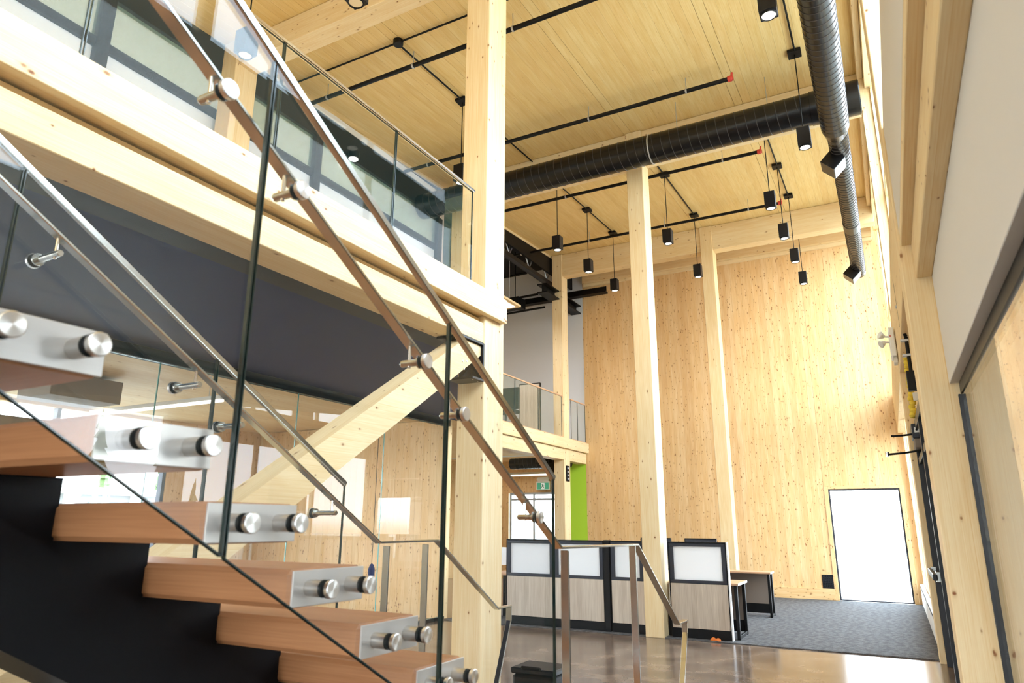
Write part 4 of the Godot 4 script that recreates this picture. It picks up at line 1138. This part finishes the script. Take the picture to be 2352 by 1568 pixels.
func build_furniture() -> void:
	screen(-5.46, -4.64, -10.0, "cubicle screen with frosted pane seen through the stair glass beside the mezzanine column")
	screen(-4.635, -3.83, -10.0, "cubicle screen with frosted pane joining the thick black post")
	tag(obj("cubicle_post", bx(Vector3(-3.825, 0.014, -10.05), Vector3(-3.735, 1.27, -9.95), 0.004), M.black), "thick black post between two cubicle screens", "post")
	screen(-3.73, -3.22, -10.0, "narrow cubicle screen between the thick black post and the tall column")
	screen(-2.86, -2.06, -10.0, "cubicle screen with frosted pane and a free white edge beside the tall column")
	tag(obj("edge_trim", bx(Vector3(-2.058, 0.014, -10.034), Vector3(-2.04, 1.268, -9.962), 0.003), M.white), "white end trim on the free cubicle screen", "trim")
	screen(-4.1, -3.55, -12.6, "small back cubicle screen rising behind the post")
	screen(-3.3, -2.75, -12.6, "small back cubicle screen half hidden by the tall column")
	desk(-2.9, -1.96, -10.08, -10.75, "desk with a pale wood top behind the free cubicle screen")
	desk(-3.2, -1.93, -12.72, -13.1, "desk with a pale wood top and taupe back panel before the far wall")
	desk(-5.95, -5.2, -10.1, -10.8, "desk behind the cubicle screens beside the mezzanine column")
	var mo := thing("monitor", "white backed monitor on the desk beside the mezzanine column", "monitor", Vector3(-5.55, 0.73, -10.4))
	obj("screen_panel", bx(Vector3(-5.8, 0.84, -10.42), Vector3(-5.3, 1.12, -10.39), 0.006), M.white, mo)
	obj("stand", bx(Vector3(-5.58, 0.735, -10.44), Vector3(-5.52, 0.9, -10.42), 0.004), M.off_white, mo)
	obj("foot", bx(Vector3(-5.68, 0.73, -10.5), Vector3(-5.42, 0.742, -10.34), 0.004), M.off_white, mo)
	# crumpled orange cloth at the carpet edge
	var oc := Shape.new()
	var rr := RandomNumberGenerator.new(); rr.seed = 5
	for k in 7:
		var r := rr.randf_range(0.02, 0.035)
		lathe(Vector3(-2.26 + rr.randf_range(-0.05, 0.05), 0.019, -9.905 + rr.randf_range(-0.01, 0.01)), Vector3(rr.randf_range(-0.1, 0.1), 1, rr.randf_range(-0.1, 0.1)), [Vector2(r * 1.3, 0), Vector2(r, r * 0.6), Vector2(r * 0.3, r), Vector2(0, r * 0.9)], 7, false, oc)
	tag(obj("cloth", oc, M.orange), "small crumpled orange cloth on the carpet edge before the free cubicle screen", "cloth")
	# black case behind the mezzanine column
	var bc := thing("equipment_case", "low black case on the concrete floor behind the mezzanine column", "case", Vector3(-3.0, 0, -6.0))
	obj("body", bx(Vector3(-3.2, 0.0, -6.3), Vector3(-2.78, 0.2, -5.95), 0.03), M.black, bc)
	obj("lid", bx(Vector3(-3.21, 0.2, -6.31), Vector3(-2.77, 0.25, -5.94), 0.02), M.black_satin, bc)
	obj("handle", tube([Vector3(-3.08, 0.24, -5.95), Vector3(-3.08, 0.265, -5.92), Vector3(-2.9, 0.265, -5.92), Vector3(-2.9, 0.24, -5.95)], 0.01, 8), M.black, bc)
	# power drop beside the tall middle column
	tag(obj("power_pole", bx(Vector3(-2.92, 0.014, -10.1), Vector3(-2.88, 0.42, -10.04), 0.004), M.black), "short black power box at the foot of the tall middle column", "power box")
	# upper floor workplaces
	screen(-8.6, -7.6, -12.9, "pale low screen on the far upper floor, at the end near the mezzanine column", "laminate_pale", 3.456, false)
	screen(-7.5, -6.95, -14.3, "pale low screen on the far upper floor beside the corner column", "laminate_pale", 3.456, false)
	var ch := thing("office_chair", "black office chair between the pale screens on the far upper floor", "chair", Vector3(-7.35, 3.456, -13.4))
	obj("backrest", bx(Vector3(-7.6, 4.0, -13.65), Vector3(-7.15, 4.5, -13.58), 0.03), M.black, ch)
	obj("seat", bx(Vector3(-7.6, 3.88, -13.6), Vector3(-7.12, 3.96, -13.12), 0.03), M.black, ch)
	obj("stem", rod(Vector3(-7.36, 3.52, -13.36), Vector3(-7.36, 3.88, -13.36), 0.025, 10), M.black, ch)
	for k in 5:
		var an := TAU * k / 5.0
		obj("leg", bar(Vector3(-7.36, 3.53, -13.36), Vector3(-7.36 + 0.27 * cos(an), 3.49, -13.36 + 0.27 * sin(an)), 0.04, 0.03), M.black, ch)

func build_outside() -> void:
	struct("ground", bx(Vector3(-90, -0.5, -90), Vector3(90, -0.24, 90), 0.0), M.ground, "pale ground outside")
	for sd in [-1.0, 1.0]:
		low_building(sd)
	var rt := RandomNumberGenerator.new(); rt.seed = 77
	for k in 16:
		var sd := -1.0 if k < 9 else 1.0
		var p := Vector3(sd * 44.0 + rt.randf_range(-5, 5), -0.24, -42.0 + k * 4.2) if k < 9 else Vector3(38.0 + rt.randf_range(-4, 4), -0.24, -46.0 + (k - 9) * 4.0)
		var hgt := rt.randf_range(5.0, 8.5)
		var t := thing("conifer", "distant conifer outside beyond the building by the " + ("meeting room" if k < 9 else "side office"), "tree", p, "distant conifers by the " + ("meeting room" if k < 9 else "side office"))
		obj("trunk", rod(p, p + Vector3(0, hgt, 0), 0.14, 7), M.bark, t)
		var sh := Shape.new()
		for j in 12:
			var y := hgt * (0.15 + 0.075 * j)
			var r := (1.0 - j / 12.5) * hgt * 0.22 * rt.randf_range(0.8, 1.2)
			lathe(p + Vector3(rt.randf_range(-0.1, 0.1), y, rt.randf_range(-0.1, 0.1)), Vector3(rt.randf_range(-0.1, 0.1), 1, rt.randf_range(-0.1, 0.1)), [Vector2(0.05, 0), Vector2(r, -0.25), Vector2(r * 0.6, 0.15), Vector2(0.02, hgt * 0.13)], 7, false, sh)
		obj("foliage", sh, M.leaf, t)

func low_building(sd: float) -> void:
	var z0 := -22.0 if sd < 0.0 else -19.0
	var xa := sd * 30.0
	var b := thing("building", "low grey building outside the " + ("meeting room windows" if sd < 0.0 else "side office window"), "building", Vector3(xa, -0.24, -12.0))
	obj("wall", bx(Vector3(minf(xa, xa + sd * 4.0), -0.24, z0), Vector3(maxf(xa, xa + sd * 4.0), 2.6, z0 + 19.0), 0.0), M.grey_clad, b)
	obj("roof", bx(Vector3(minf(xa - sd * 0.4, xa + sd * 4.3), 2.6, z0 - 0.3), Vector3(maxf(xa - sd * 0.4, xa + sd * 4.3), 2.9, z0 + 19.3), 0.02), M.off_white, b)
	for k in 6:
		var z := z0 + 2.0 + k * 2.9
		var xf := xa - sd * 0.15
		obj("post", bx(Vector3(xf - 0.15, -0.24, z), Vector3(xf + 0.15, 2.6, z + 0.35), 0.01), M.white, b)
		obj("window", bx(Vector3(xa - sd * 0.03 - 0.03, 0.6, z + 0.8), Vector3(xa - sd * 0.03 + 0.03, 2.3, z + 2.2), 0.01), M.blue_glass, b)
